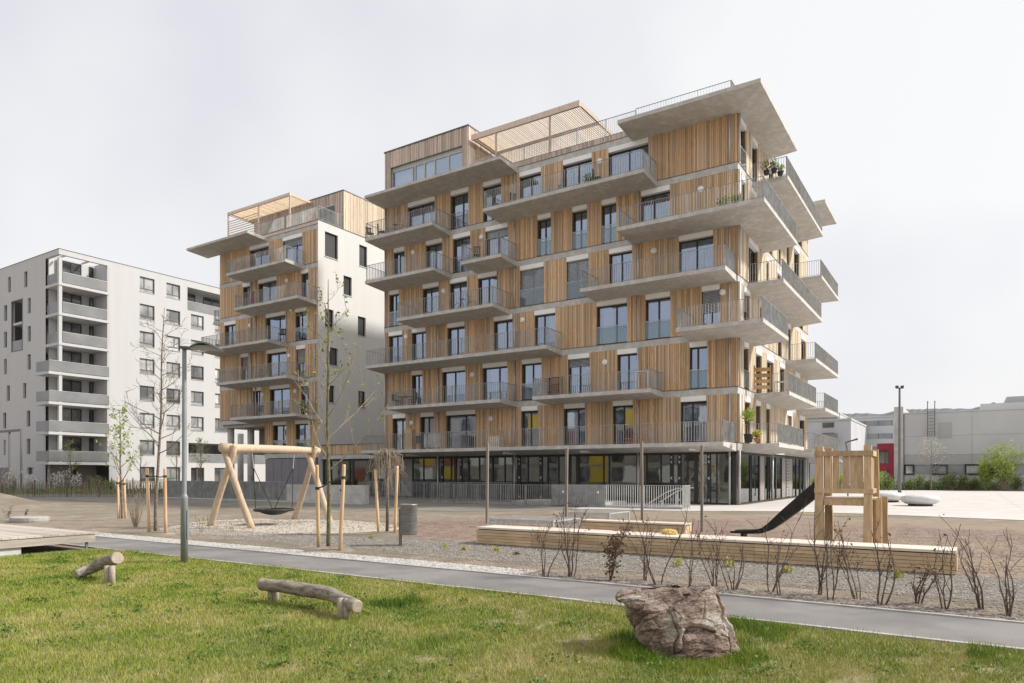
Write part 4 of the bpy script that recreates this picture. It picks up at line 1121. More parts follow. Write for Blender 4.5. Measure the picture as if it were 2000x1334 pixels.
# tall mast by the plaza
x, y = gp(1757, 963.5)
t = thing('lamp_mast', 'tall dark lamp mast at the edge of the plaza before the grey hall', 'lamp mast', (x, y, 0), CAMROT)
mb = MB(); mb.lathe([(.14, -.05), (.13, .6), (.075, 8.65), (.075, 8.66)], n=14); mb.build('pole', M['frame_grey'], t, True)
mb = MB(); mb.box(-.3, .3, -.06, .06, 8.66, 8.74); mb.build('crossbar', M['lamp_dark'], t)
for a in (-.3, .14): mb = MB(); mb.box(a, a + .16, -.12, .12, 8.741, 8.9); mb.build('floodlight', M['lamp_dark'], t)
x, y = c2s((1656 - 1000) / FPX * 48, 48)
t = thing('lamp_mast', 'dark angled lamp rising behind the slide tower', 'lamp mast', (x, y, 0), CAMROT)
mb = MB(); mb.tube([(0, 0, 0), (0, 0, 3.0), (-.15, 0, 3.75)], .05, 8); mb.build('pole', M['frame_grey'], t)
mb = MB(); mb.tube([(-.15, 0, 3.75), (.3, 0, 3.88), (.65, 0, 3.98)], [.045, .05, .07], 8); mb.build('lamp_head', M['lamp_dark'], t)

# ---- nest swing
def cut_log(mb, a, b, r0, r1, seed=0, n=14, seg=9, bow=.03):
    a, b = Vector(a), Vector(b); P = []; RR = []
    u = (b - a).cross(Vector((0, 0, 1)));
    u = u.normalized() if u.length > .01 else Vector((1, 0, 0))
    for i in range(seg + 1):
        s = i / seg; P.append(a + (b - a) * s + u * (bow * math.sin(s * math.pi * 1.3 + seed) + .02 * noise.noise((s * 3, seed, 1))) + Vector((0, 0, .02 * noise.noise((s * 3, seed, 7)))))
        RR.append((r0 + (r1 - r0) * s) * (1 + .10 * noise.noise((s * 4, seed * 3.1, 2))))
    mb.tube(P, RR, n)
sw = thing('nest_swing', 'natural log swing frame with a black nest seat', 'swing', (*gp(533, 1025), 0)); sw['keep'] = 1
f1, f2, f3, f4 = [(*gp(*p), -.1) for p in ((411, 1027), (493, 1032), (573, 1014), (648, 1020))]
pl, pr = cp(441, 876, 20.7), cp(617, 880, 23.7)
bl, br = Vector(cp(434, 874, 20.55)), Vector(cp(622, 880, 23.9))
def leg(foot, topc, seed, off):
    mb = MB(); d = Vector(topc) - Vector(foot); top = Vector(foot) + d * 1.04 + Vector((off[0], off[1], .03))
    cut_log(mb, foot, top, .105, .088, seed); mb.build('leg', M['peeled'], sw, True)
ax = (br - bl).normalized()
side_v = Vector((ax.y, -ax.x, 0))
tl, tr = bl + ax * .28, br - ax * .28
leg(f1, tl + side_v * .13 - Vector((0, 0, .05)), 1, (0, 0)); leg(f2, tl - side_v * .13 - Vector((0, 0, .12)) - ax * .1, 2, (0, 0))
leg(f3, tr + side_v * .13 - Vector((0, 0, .02)), 3, (0, 0)); leg(f4, tr - side_v * .13 - Vector((0, 0, .10)) - ax * .1, 4, (0, 0))
mb = MB(); cut_log(mb, bl, br, .135, .10, 5, bow=.05); mb.build('beam', M['peeled'], sw, True)
sc = Vector((bl + br) / 2); sc.z = .47
mb = MB(); n = 28
ring = []
for i in range(n + 1):
    a = 2 * math.pi * i / n; ring.append(sc + Vector((math.cos(a) * .58, math.sin(a) * .58, 0)))
mb.tube(ring, .045, 8, cap=False); mb.build('seat_rim', M['black'], sw, True)
mb = MB(); vs, fs = [], []
for j in range(6):
    rr = .56 * (1 - j / 6); z = sc.z - .17 * (1 - (rr / .56) ** 2)
    for i in range(n): a = 2 * math.pi * i / n; vs.append((sc.x + rr * math.cos(a), sc.y + rr * math.sin(a), z))
for j in range(5):
    for i in range(n): fs.append((j * n + i, j * n + (i + 1) % n, (j + 1) * n + (i + 1) % n, (j + 1) * n + i))
fs.append(tuple(range(5 * n, 6 * n)))
mb.add(vs, fs); mb.build('seat', M['black'], sw, True)
for sgn in (-1, 1):
    apex = (bl + br) / 2 + ax * (.85 * sgn); apex.z = 2.25 - .05
    a2 = apex - Vector((0, 0, .42)) - ax * (.06 * sgn)
    mb = MB(); mb.tube([apex + Vector((0, 0, .12)), a2], .012, 6); mb.build('chain', M['galv_light'], sw)
    for q in (-1, 1):
        e = sc + ax * (.38 * sgn) + side_v * (.40 * q)
        mb = MB(); mb.tube([a2, (a2 + e) / 2, e], .012, 6); mb.build('rope', M['rope'], sw)

# ---- litter bin
x, y = gp(798, 1066)
t = thing('litter_bin', 'round grey steel litter bin on a short post', 'litter bin', (x, y, 0), CAMROT)
mb = MB(); mb.lathe([(.18, .25), (.188, .27), (.188, .90), (.194, .905), (.194, .93), (.16, .93), (.155, .80)], n=28); mb.build('drum', M['bin'], t, True)
mb = MB(); mb.box(-.215, -.150, -.03, .03, -.05, .82); mb.build('post', M['post'], t)
mb = MB(); mb.box(-.196, -.185, -.05, .05, .35, .82); mb.build('bracket', M['frame_grey'], t)

# ---- slim posts
names = ['leftmost slim grey post, behind the left end of the long bench', 'second slim grey post from the left, behind the long bench', 'third slim grey post, behind the small bench', 'rightmost slim grey post, left of the slide']
for (b, top), lb in zip((((951, 1023), 868), ((1105.6, 1030), 876), ((1254.7, 1037), 864), ((1371, 1039.5), 871)), names):
    x, y = gp(*b); z = zat(top, x, y)
    mb = MB(); mb.box(-.034, .034, -.034, .034, -.05, z)
    o = mb.build('post', M['post']); o.location = (x, y, 0); o.rotation_euler = (random.uniform(-.01, .01), random.uniform(-.01, .01), .1)
    t = tag(o, lb, 'post', 'slim posts behind the bench')
    mb = MB(); mb.box(-.037, .037, -.037, .037, z - .001, z + .02); mb.build('cap', M['galv'], o)

# ---- long timber bench
def plank_bench(label, x0, x1, y0, y1, h, segs, rows, nm='plank_bench'):
    t = thing(nm, label, 'bench', ((x0 + x1) / 2, (y0 + y1) / 2, 0)); t['keep'] = 1
    q = MB(); q.box(x0 + .04, x1 - .04, y0 + .04, y1 - .04, .0, h - .05); q.build('base', M['frame'], t)
    cs = [x0] + segs + [x1]
    rh = (h - .075) / rows
    for i in range(len(cs) - 1):
        for k in range(rows):
            q = MB(); q.box(cs[i] + .003, cs[i + 1] - .003, y0 + random.uniform(-.002, .002), y0 + .035, .02 + k * rh, .02 + k * rh + rh - .007); q.build('board', M['benchw'], t)
            if i == 0: q = MB(); q.box(x0 - .002, x0 + .034, y0 + .037, y1 - .002, .02 + k * rh, .02 + k * rh + rh - .007); q.build('board', M['benchw'], t)
            if i == len(cs) - 2: q = MB(); q.box(x1 - .034, x1 + .002, y0 + .037, y1 - .002, .02 + k * rh, .02 + k * rh + rh - .007); q.build('board', M['benchw'], t)
        n = 5; dw = (y1 - y0 + .03) / n
        for k in range(n):
            q = MB(); q.box(cs[i] + .003, cs[i + 1] - .003, y0 - .015 + k * dw + .004, y0 - .015 + (k + 1) * dw - .004, h - .042, h + random.uniform(-.002, .002)); q.build('top_board', M['benchtop'], t)
    return t
bx0, by0 = gp(925, 1063); bx1, by1 = gp(1869, 1123)
BY = (by0 + by1) / 2
plank_bench('very long low larch bench of horizontal boards behind the bare hedge', bx0, bx1, BY, BY + .72, .39, [xp(p, BY) for p in (1038, 1168, 1310, 1473, 1640)], 5)
plank_bench('shorter larch bench standing behind the long one', xp(1133, 17.0), xp(1338, 17.0), 17.0, 17.5, .36, [xp(1228, 17.0)], 3)
# yellow bag left on the bench
M['yellowc'] = mat('yellow_cloth', (.62, .42, .13), (.72, .52, .20), scale=9, rough=.9)
q = bmesh.new(); bmesh.ops.create_icosphere(q, subdivisions=3, radius=1)
for v in q.verts:
    d = 1 + .35 * noise.noise(v.co * 1.7 + Vector((3, 1, 2))); v.co = Vector((v.co.x * .15 * d, v.co.y * .10 * d, max(v.co.z, -.45) * .08 * d + .036))
me = bpy.data.meshes.new('cloth_bundle'); q.to_mesh(me); q.free(); me.materials.append(M['yellowc'])
o = link('cloth_bundle', me); o.location = (xp(1307, BY + .5), BY + .5, .39)
tag(o, 'small crumpled yellow cloth lying on the long bench', 'cloth')

# ---- wire mesh covers
def mesh_box(label, px0, px1, py, h, dep):
    x0, y0 = gp(px0, py); x1 = xp(px1, y0)
    t = thing('wire_cage', label, 'wire cage', ((x0 + x1) / 2, y0 + dep / 2, 0)); t['keep'] = 1
    q = MB()
    for (x, y) in ((x0, y0), (x1, y0), (x0, y0 + dep), (x1, y0 + dep)): q.box(x - .025, x + .025, y - .025, y + .025, 0, h)
    for z in (.02, h - .02):
        q.box(x0, x1, y0 - .02, y0 + .02, z - .02, z + .02); q.box(x0, x1, y0 + dep - .02, y0 + dep + .02, z - .02, z + .02)
        q.box(x0 - .02, x0 + .02, y0, y0 + dep, z - .02, z + .02); q.box(x1 - .02, x1 + .02, y0, y0 + dep, z - .02, z + .02)
    q.build('frame', M['galv_light'], t)
    q = MB(); n = int((x1 - x0) / .05)
    for i in range(1, n):
        x = x0 + (x1 - x0) * i / n
        q.box(x - .006, x + .006, y0 - .006, y0 + .006, .03, h - .03); q.box(x - .006, x + .006, y0, y0 + dep, h - .012, h - .004)
    n2 = int(dep / .06)
    for i in range(1, n2):
        y = y0 + dep * i / n2
        for xx in (x0, x1): q.box(xx - .006, xx + .006, y - .006, y + .006, .03, h - .03)
        q.box(x0, x1, y - .008, y + .008, h - .004, h + .003)
    for k in range(1, 5): q.box(x0, x1, y0 - .007, y0 + .005, h * k / 5 - .006, h * k / 5 + .006)
    stuff(q.build('mesh', M['galv_light'], t))
mesh_box('low galvanised wire cage left of the small bench', 958, 1080, 1037, .36, 1.5)
mesh_box('low galvanised wire cage behind the small bench', 1098, 1190, 1022, .38, 1.5)

# ---- slide tower
sx, sy = c2s((1652 - 1000) / FPX * 15.4, 15.4)
t = thing('slide_tower', 'small timber play tower with a black slide on its left', 'slide tower', (sx, sy, 0), R(2))
def rough_post(mb, x, y, z0, z1, s0, s1, seed):
    n = 7; vs = []; fs = []
    for i in range(n):
        k = i / (n - 1); z = z0 + (z1 - z0) * k; s = s0 + (s1 - s0) * k
        w = [s * (1 + .10 * noise.noise((seed * 3.3 + j * 1.7, z * 1.5, 0))) for j in range(4)]
        ox = .02 * noise.noise((seed, z * 1.2, 5))
        vs += [(x + ox - w[0], y - w[0], z), (x + ox + w[1], y - w[1], z), (x + ox + w[2], y + w[2], z), (x + ox - w[3], y + w[3], z)]
    for i in range(n - 1):
        for j in range(4): fs.append((i * 4 + j, i * 4 + (j + 1) % 4, i * 4 + 4 + (j + 1) % 4, i * 4 + 4 + j))
    fs += [(3, 2, 1, 0), tuple(range(4 * n - 4, 4 * n))]
    mb.add(vs, fs)
for (x, y, s0, s1, sd, z1) in ((-.47, -.5, .095, .072, 1, 2.19), (.47, -.5, .085, .072, 2, 2.20), (-.40, .5, .085, .07, 3, 2.18), (.55, .5, .08, .06, 4, 2.14)):
    mb = MB(); rough_post(mb, x, y, -.1, z1, s0, s1, sd); mb.build('post', M['tower'], t)
mb = MB(); rough_post(mb, .74, .1, -.1, 1.12, .07, .06, 6); mb.build('post', M['tower'], t)
mb = MB(); rough_post(mb, .66, -.28, -.1, 1.10, .06, .055, 8); mb.build('post', M['tower'], t)
for z0, z1 in ((1.98, 2.09), (1.19, 1.29)):
    mb = MB(); mb.box(-.56, .57, -.60, -.555, z0, z1); mb.build('rail', M['tower'], t)
    mb = MB(); mb.box(.535, .575, -.555, .5, z0, z1); mb.build('rail', M['tower'], t)
for i, x in enumerate((-.30, -.13, .05, .21, .33)):
    w0 = (.055, .06, .06, .075, .05)[i]
    mb = MB(); vs = []
    for z in (1.26, 1.5, 1.8, 2.06):
        e = .012 * noise.noise((i * 2.2, z * 3, 1)); vs += [(x - w0 + e, -.553, z), (x + w0 + e, -.553, z), (x + w0 + e, -.515, z), (x - w0 + e, -.515, z)]
    mb.add(vs, [(a * 4 + j, a * 4 + (j + 1) % 4, a * 4 + 4 + (j + 1) % 4, a * 4 + 4 + j) for a in range(3) for j in range(4)] + [(3, 2, 1, 0), (12, 13, 14, 15)]); mb.build('slat', M['tower'], t)
for i in range(5):
    y = -.4 + i * .2
    mb = MB(); mb.box(.50, .53, y - .06, y + .06, 1.26, 2.06); mb.build('slat', M['tower'], t)
for i in range(6):
    y = -.44 + i * .16; mb = MB(); mb.box(-.42, .60, y, y + .15, 1.06, 1.10); mb.build('platform_board', M['benchtop'], t)
for y in (-.52, .4): mb = MB(); mb.box(-.38, .39, y, y + .08, .93, 1.059); mb.build('joist', M['tower'], t)
# slide trough
prof = [(-.50, 1.12), (-.62, 1.08), (-.9, .84), (-1.3, .52), (-1.55, .34), (-1.72, .27), (-1.95, .255), (-2.25, .25), (-2.42, .25)]
hts = [.36, .36, .34, .28, .20, .12, .07, .06, .05]
mb = MB(); vs = []; fs = []
for (x, z), hh in zip(prof, hts):
    for y, dz in ((-.27, hh), (-.25, 0.0), (.25, 0.0), (.27, hh), (.24, hh), (.22, .03), (-.22, .03), (-.24, hh)): vs.append((x, y - .02, z + dz - .03))
for i in range(len(prof) - 1):
    for k in range(8): fs.append((i * 8 + k, i * 8 + (k + 1) % 8, i * 8 + 8 + (k + 1) % 8, i * 8 + 8 + k))
fs += [tuple(range(7, -1, -1)), tuple(range(len(prof) * 8 - 8, len(prof) * 8))]
mb.add(vs, fs); mb.build('slide', M['black'], t)
mb = MB(); mb.box(-.46, -.42, -.28, .28, 1.10, 2.0); mb.box(-.5, -.40, -.29, -.25, 1.1, 2.05); mb.build('slide_entry', M['black'], t)
mb = MB(); mb.box(-2.2, -2.14, -.2, .2, 0, .23); mb.build('slide_foot', M['black'], t)

# ---- pebble seats on the plaza
M['pebbleseat'] = mat('polished_concrete_seat', (.56, .555, .54), (.64, .635, .62), scale=3, rough=.45)
def seat(label, px, py, wpx):
    x, y = gp(px, py); D_ = depth(x, y); r = wpx / FPX * D_ / 2
    t = thing('pebble_seat', label, 'concrete seat', (x, y, 0), CAMROT, 'pebble shaped seats on the plaza')
    mb = MB(); mb.lathe([(r * .42, .10), (r * .75, .12), (r * .95, .24), (r, .36), (r * .93, .47), (r * .7, .55), (r * .35, .585), (.02, .59)], n=32); b = mb.build('body', M['pebbleseat'], t, True); b.scale = (1, .8, 1)
    mb = MB(); mb.lathe([(r * .62, -.02), (r * .62, .12)], n=28); b = mb.build('plinth', M['frame'], t); b.scale = (1, .8, 1)
seat('smooth pebble shaped concrete seat standing free on the plaza', 1797.5, 988.5, 72)
seat('smooth pebble shaped concrete seat just behind the slide tower', 1733, 981, 66)

# ---- timber deck at the left
dk = thing('timber_deck', 'weathered timber deck platform at the left edge of the lawn', 'deck', (-18, 6.5, 0)); dk['keep'] = 1
DX, DY1, DY0, DH = -15.55, 7.72, 1.2, .37
y = DY0
i = 0
while y < DY1 - .02:
    b = min(y + .145, DY1); mb = MB(); mb.box(-24, DX + .04, y + .004, b - .004, DH - .035, DH + random.uniform(-.002, .002)); mb.build('plank', M['deck'], dk); y = b
mb = MB(); mb.box(DX - .02, DX + .02, DY0, DY1, DH - .20, DH - .037); mb.build('fascia', M['deck'], dk)
mb = MB(); mb.box(-24, DX - .03, DY1 - .06, DY1 - .02, DH - .2, DH - .037); mb.build('fascia', M['deck'], dk)
mb = MB(); mb.box(-23, DX - .04, DY0, 6.35, -.05, DH - .205); mb.build('plinth_wall', M['conc_wall'], dk)
for yy in (7.55,): mb = MB(); mb.box(DX - .06, DX - .03, yy, yy + .05, 0, DH - .05); mb.build('leg', M['frame_grey'], dk)
mb = MB(); mb.box(-23, -22.8, 6.4, DY1 - .1, 0, DH - .21); mb.build('leg', M['frame_grey'], dk)
mb = MB(); mb.box(DX - .02, DX + .28, DY0, DY1 + .1, -.04, .02); struct(mb.build('deck_edging', M['kerb']))
# round slab and manhole like cover behind it
x, y = gp(58, 1019)
o = MB(); o.lathe([(.66, 0), (.68, .05), (.68, .15), (.64, .17), (.02, .175)], n=24); o = o.build('concrete_slab', M['kerb']); o.location = (x, y, 0); o.scale = (1, .8, 1)
tag(o, 'round pale concrete slab lying on the soil behind the deck', 'slab')

# ---- railings, ramp walls and fences before the house
def rail_thing(label, pts, h, z=0.0, step=.115, mt='galv', name='railing', dp=.02, w=.007):
    o = MB(); bars(o, pts, z, z + h, step=step, w=w, dp=dp, post=1.6); o = o.build(name, M[mt]); return tag(o, label, 'railing')
yA, yB = 30.6, 33.6
rail_thing('galvanised railing behind the weeping tree at the end of the ramp', [(xp(717, yB), yB), (xp(1000, yB), yB)], 1.1)
rail_thing('galvanised ramp railing before the dark shop front', [(xp(843, yA), yA), (xp(1078, yA), yA)], 1.05)
q = MB(); q.box(xp(1078, yA) + .02, xp(1182, yA), yA - .02, yA + .03, .05, 1.08); n = int((xp(1182, yA) - xp(1078, yA)) / .11)
for i in range(n): x = xp(1078, yA) + .05 + i * .11; q.box(x, x + .03, yA - .05, yA - .021, .05, 1.08)
o = tag(q.build('ramp_panel', M['galv']), 'solid ribbed grey steel panel in the ramp railing', 'panel')
for px in (1101, 1169):
    q = MB(); x = xp(px, yA); q.tube([(x, yA - .07, .72), (x, yA - .052, .72)], .06, 12); q.build('marker_lamp', M['lampw'], o)
rail_thing('galvanised railing at the stair end of the ramp', [(xp(1184, yA), yA), (xp(1334, yA), yA), (xp(1334, yA), yA + .9)], 1.08, mt='galv_light')
x0, x1 = xp(1270, yA + .5), xp(1325, yA + .5)
for yy, lb in ((yA + .35, 'nearer sloping steel handrail at the ramp stair'), (yA + 1.7, 'farther sloping steel handrail at the ramp stair')):
    hr = thing('stair_handrail', lb, 'handrail', ((x0 + x1) / 2, yy, 0)); hr['keep'] = 1
    q = MB(); q.tube([(x0, yy, .25), (x0 + (x1 - x0) * .6, yy, .75), (x1, yy, .95), (x1 + .3, yy, .95)], .022, 8); q.build('rail', M['galv_light'], hr)
    for s in (.1, .6, 1.0): q = MB(); q.tube([(x0 + (x1 - x0) * s, yy, 0), (x0 + (x1 - x0) * s, yy, .28 + .62 * s)], .018, 6); q.build('post', M['galv_light'], hr)
q = MB(); q.box(xp(843, yA), xp(1334, yA), yA + .08, yA + .25, 0, .12); tag(q.build('ramp_kerb', M['conc_wall']), 'low concrete kerb carrying the ramp railing', 'kerb')
q = MB(); q.box(xp(1000, yA + .3), xp(1180, yA + .3), yA + .26, yB - .05, 0, .22); struct(q.build('ramp', M['conc_wall']))
x0, x1 = xp(557, 27.1), xp(716, 27.1)
cw = thing('ramp_wall', 'low board marked concrete wall right of the nest swing', 'wall', ((x0 + x1) / 2, 27.2, 0)); cw['keep'] = 1
k = 0; xx = x0
while xx < x1 - .1:
    x2 = min(xx + 2.3, x1)
    for z0, z1 in ((0, .5), (.5, 1.0)):
        q = MB(); q.box(xx + .004, x2 - .004, 27.0 + random.uniform(0, .006), 27.28, z0 + (.003 if z0 else 0), z1 - .003); q.build('concrete_panel', M['conc_wall'], cw)
    xx = x2
q = MB(); q.tube([(xp(666, 26.98), 26.99, .72), (xp(666, 26.98), 26.96, .72)], .07, 12); q.build('marker_lamp', M['frame'], cw)
q = MB(); q.tube([(xp(597, 26.98), 26.99, .72), (xp(597, 26.98), 26.96, .72)], .07, 12); q.build('marker_lamp', M['frame'], cw)
rail_thing('grey flat bar fence behind the swing and the street lamp', [(xp(322, 26.9), 26.9), (xp(556, 26.9), 26.9)], 1.15, step=.105, name='bar_fence', dp=.03, w=.02)
q = MB(); q.box(xp(322, 26.9), xp(716, 26.9), 26.55, 26.95, -.02, .06); struct(q.build('fence_plinth', M['conc_wall']))
# picket fence at the far left
M['picket'] = mat('chestnut_pickets', (.15, .115, .085), (.27, .22, .17), scale=4, stretch=(2, 2, .3), rnd=.3, rough=.9)
def picket_fence(label, p0, p1, h=.95, step=.13):
    pf = thing('picket_fence', label, 'fence', ((p0[0] + p1[0]) / 2, (p0[1] + p1[1]) / 2, 0)); pf['keep'] = 1
    d = Vector((*p1, 0)) - Vector((*p0, 0)); n = int(d.length / step)
    q = MB()
    for i in range(n):
        p = Vector((*p0, 0)) + d * (i / n); hh = h * random.uniform(.85, 1.1); l = random.uniform(-.03, .03)
        q.tube([(p.x, p.y, 0), (p.x + l, p.y, hh), (p.x + l, p.y, hh + .08)], [.026, .024, .006], 5)
    stuff(q.build('pickets', M['picket'], pf))
    q = MB()
    for z in (.25, .75): q.tube([(p0[0], p0[1] + .03, z), (p1[0], p1[1] + .03, z)], .012, 5)
    q.build('wire', M['galv'], pf)
    for i in range(int(d.length / 2.4) + 1):
        p = Vector((*p0, 0)) + d * min(1, i * 2.4 / d.length); q = MB(); q.tube([(p.x, p.y + .05, 0), (p.x, p.y + .05, h * 1.25)], .045, 7); q.build('post', M['picket'], pf)
picket_fence('low chestnut picket fence along the garden of the white block', gp(-60, 970), gp(330, 971))
picket_fence('second chestnut picket fence nearer the white block', gp(-60, 956), gp(330, 958), h=1.0)
# ------------------------------------------------------------------ trees, shrubs, flowers
M['bark'] = mat('grey_brown_bark', (.13, .105, .08), (.25, .21, .165), scale=14, rough=.9, bump=.4, bscale=40)
M['bark_green'] = mat('olive_bark', (.10, .09, .045), (.20, .175, .09), scale=14, rough=.9)
M['twig'] = mat('dark_twig', (.085, .06, .048), (.15, .11, .085), scale=20, rough=.9)
M['twig_pale'] = mat('pale_twig', (.25, .20, .15), (.36, .30, .23), scale=20, rough=.9)
def leaf_mat(name, c0, c1, tr=.25):
    m = bpy.data.materials.new(name); m.use_nodes = True
    n = m.node_tree.nodes; l = m.node_tree.links.new; b = n['Principled BSDF']; b.inputs['Roughness'].default_value = .6
    b.inputs['Specular IOR Level'].default_value = .3
    a = n.new('ShaderNodeAttribute'); a.attribute_name = 'rnd'; r = n.new('ShaderNodeValToRGB')
    r.color_ramp.elements[0].color = (*c0, 1); r.color_ramp.elements[1].color = (*c1, 1)
    l(a.outputs['Fac'], r.inputs['Fac']); l(r.outputs['Color'], b.inputs['Base Color'])
    t = n.new('ShaderNodeBsdfTranslucent'); l(r.outputs['Color'], t.inputs['Color'])
    x = n.new('ShaderNodeMixShader'); x.inputs[0].default_value = tr
    l(b.outputs[0], x.inputs[1]); l(t.outputs[0], x.inputs[2]); l(x.outputs[0], n['Material Output'].inputs['Surface'])
    return m
M['leaf'] = leaf_mat('young_leaf', (.10, .15, .02), (.32, .36, .06))
M['leaf_lime'] = leaf_mat('lime_leaf', (.22, .32, .05), (.46, .52, .14), .35)
M['leaf_mid'] = leaf_mat('mid_green_leaf', (.13, .18, .05), (.30, .36, .13))
M['leaf_dry'] = leaf_mat('dry_leaf', (.10, .06, .04), (.25, .16, .10))
M['blossom'] = leaf_mat('white_blossom', (.62, .61, .55), (.82, .80, .74))
M['yellow_leaf'] = leaf_mat('yellow_green_shoot', (.38, .36, .04), (.60, .55, .12))
def leaves(name, P, size, mt, parent, per=1, spread=.03, asp=.55):
    P = np.asarray(P, float)
    if len(P) == 0: return
    P = np.repeat(P, per, 0); n = len(P)
    P = P + rng.normal(0, spread, (n, 3))
    d = rng.normal(0, 1, (n, 3)); d /= np.linalg.norm(d, axis=1)[:, None]
    e = np.cross(d, rng.normal(0, 1, (n, 3))); e /= np.linalg.norm(e, axis=1)[:, None]
    s = size * rng.uniform(.6, 1.3, (n, 1))
    V = np.stack([P, P + d * s * .5 + e * s * asp * .5, P + d * s, P + d * s * .5 - e * s * asp * .5], 1)
    return bigmesh(name, V.reshape(-1, 3), np.arange(4 * n).reshape(n, 4), M[mt], np.repeat(rng.random(n), 4), parent)
def grow(mb, p, d, ln, r, level, cfg, tips, rnd):
    seg = cfg.get('seg', 6); P = [p.copy()]; RR = [r]
    q = p.copy(); dd = d.copy()
    for i in range(seg):
        dd = dd + Vector((rnd.gauss(0, cfg['wob']), rnd.gauss(0, cfg['wob']), rnd.gauss(0, cfg['wob']) + cfg['up'] * (.6 if level else .0)))
        dd.normalize(); q = q + dd * (ln / seg); P.append(q.copy()); RR.append(max(r * (1 - .8 * (i + 1) / seg), cfg['rmin']))
    mb.tube(P, RR, 5 if level else 8, cap=False)
    if level >= cfg['levels']:
        tips += [(P[i] + P[i + 1]) / 2 for i in range(max(0, seg - 4), seg)] + [P[-1]]
        return
    n = cfg['n'][level]
    for k in range(n):
        s = cfg['start'] + (1 - cfg['start']) * (k + rnd.random() * .6) / n if level == 0 else .25 + .7 * (k + rnd.random()) / n
        i = min(int(s * seg), seg - 1); b = P[i] + (P[i + 1] - P[i]) * (s * seg - i)
        ax = (P[i + 1] - P[i]).normalized()
        a = k * 2.4 + rnd.random() * .9
        u = ax.cross(Vector((.3, .9, .1))).normalized(); v = ax.cross(u)
        out = (u * math.cos(a) + v * math.sin(a))
        nd = (out * cfg['spread'] + ax * cfg['along']).normalized()
        l2 = ln * cfg['ratio'] * (1.15 - .75 * s if level == 0 else 1.0) * rnd.uniform(.7, 1.2)
        if level == 0: l2 = max(l2, .25)
        grow(mb, b, nd, l2, max(RR[i] * .48, cfg['rmin']), level + 1, cfg, tips, rnd)
def tree(name, label, base, h, r, cfg, seed, leaf=None, bark='bark', cat='tree', lean=(0, 0), group=None, lsize=.06, per=1, lspread=.03, part='crown'):
    t = thing(name, label, cat, (*base, 0), 0, group)
    rnd = random.Random(seed); tips = []
    mb = MB(); P = []; RR = []; n = 14
    for i in range(n + 1):
        s = i / n; P.append(Vector((lean[0] * s + .05 * noise.noise((s * 3, seed, 0)), lean[1] * s + .05 * noise.noise((s * 3, seed, 5)), h * s - .05))); RR.append(r * (1 - s) ** .8 + .006)
    mb.tube(P, RR, 9); tr = mb.build('trunk', M[bark], t, True)
    mb = MB()
    nb = cfg['nb']
    for k in range(nb):
        s = cfg['s0'] + (cfg.get('s1', .96) - cfg['s0']) * (k / nb) ** cfg.get('pw', 1.0); i = min(int(s * n), n - 1); b = P[i] + (P[i + 1] - P[i]) * (s * n - i)
        a = k * 2.399 + rnd.random() * .8
        d = Vector((math.cos(a) * cfg['out'], math.sin(a) * cfg['out'], cfg['rise'])).normalized()
        ln = cfg['len'] * (1 - cfg.get('tp', .75) * (s - cfg['s0']) / (1 - cfg['s0'])) * rnd.uniform(.7, 1.25)
        grow(mb, b, d, ln, max(RR[i] * .5, cfg['rmin']), 1, cfg, tips, rnd)
    cr = mb.build(part, M[cfg.get('twig', bark)], t, False)
    if leaf: leaves('leaves', tips, lsize, leaf, cr, per, lspread)
    return t
base_cfg = dict(levels=2, n=[0, 5, 3], start=.3, wob=.10, up=.10, rmin=.004, spread=.8, along=.8, ratio=.45, nb=18, s0=.34, out=1.0, rise=.55, len=1.25)
c1 = dict(base_cfg, nb=28, len=1.3, s0=.36, levels=3, n=[0, 4, 3], rmin=.0035, up=.07, rise=.5)
tree('young_tree', 'tall bare young tree between two stakes left of the street lamp', gp(303.8, 1042), 6.1, .040, c1, 11, lean=(.25, .1), bark='bark')
c2 = dict(base_cfg, nb=14, len=1.0, s0=.35, rise=.9, up=.14)
tree('young_tree', 'small young tree with fresh leaves at the left behind the bush', gp(238.5, 1017), 3.9, .036, c2, 5, 'leaf_lime', bark='bark', lsize=.11, per=1, lean=(-.35, .1))
c3 = dict(base_cfg, nb=17, len=1.6, s0=.30, rise=.75, up=.22, levels=2, n=[0, 4, 3], tp=.7, twig='twig_pale', ratio=.42)
tree('young_tree', 'tallest young tree with yellow green buds right of the swing', gp(641, 1074), 5.75, .040, c3, 23, 'leaf', bark='bark_green', lsize=.075, per=1, lspread=.02)
# weeping tree
x, y = gp(756, 1043)
t = thing('weeping_tree', 'small bare weeping tree grafted on a straight stem between two stakes', 'tree', (x, y, 0))
mb = MB(); mb.tube([(0, 0, -.05), (.01, .01, 1.0), (0, 0, 2.02)], [.045, .04, .05], 9); mb.build('trunk', M['bark'], t, True)
mb = MB(); rnd = random.Random(4)
for k in range(110):
    a = rnd.random() * 6.28; rr = rnd.uniform(.15, .48); dn = rnd.uniform(.2, 1.0) * (1 if rnd.random() < .35 else .5); up = rnd.uniform(.05, .25)
    c, s = math.cos(a), math.sin(a); j = [rnd.gauss(0, .06) for _ in range(6)]
    mb.tube([(0, 0, 1.95 + rnd.uniform(-.05, .1)), (c * rr * .5, s * rr * .5, 2.05 + up), (c * rr * .9 + j[0], s * rr * .9 + j[1], 2.0 + up * .4 + j[2]), (c * rr * 1.1 + j[3], s * rr * 1.1 + j[4], 1.95 - dn * .5 + j[5]), (c * rr * 1.05 + j[1] * 2, s * rr * 1.05 + j[0] * 2, 1.9 - dn)], [.009, .007, .006, .005, .003], 4, cap=False)
mb.build('crown', M['twig_pale'], t)
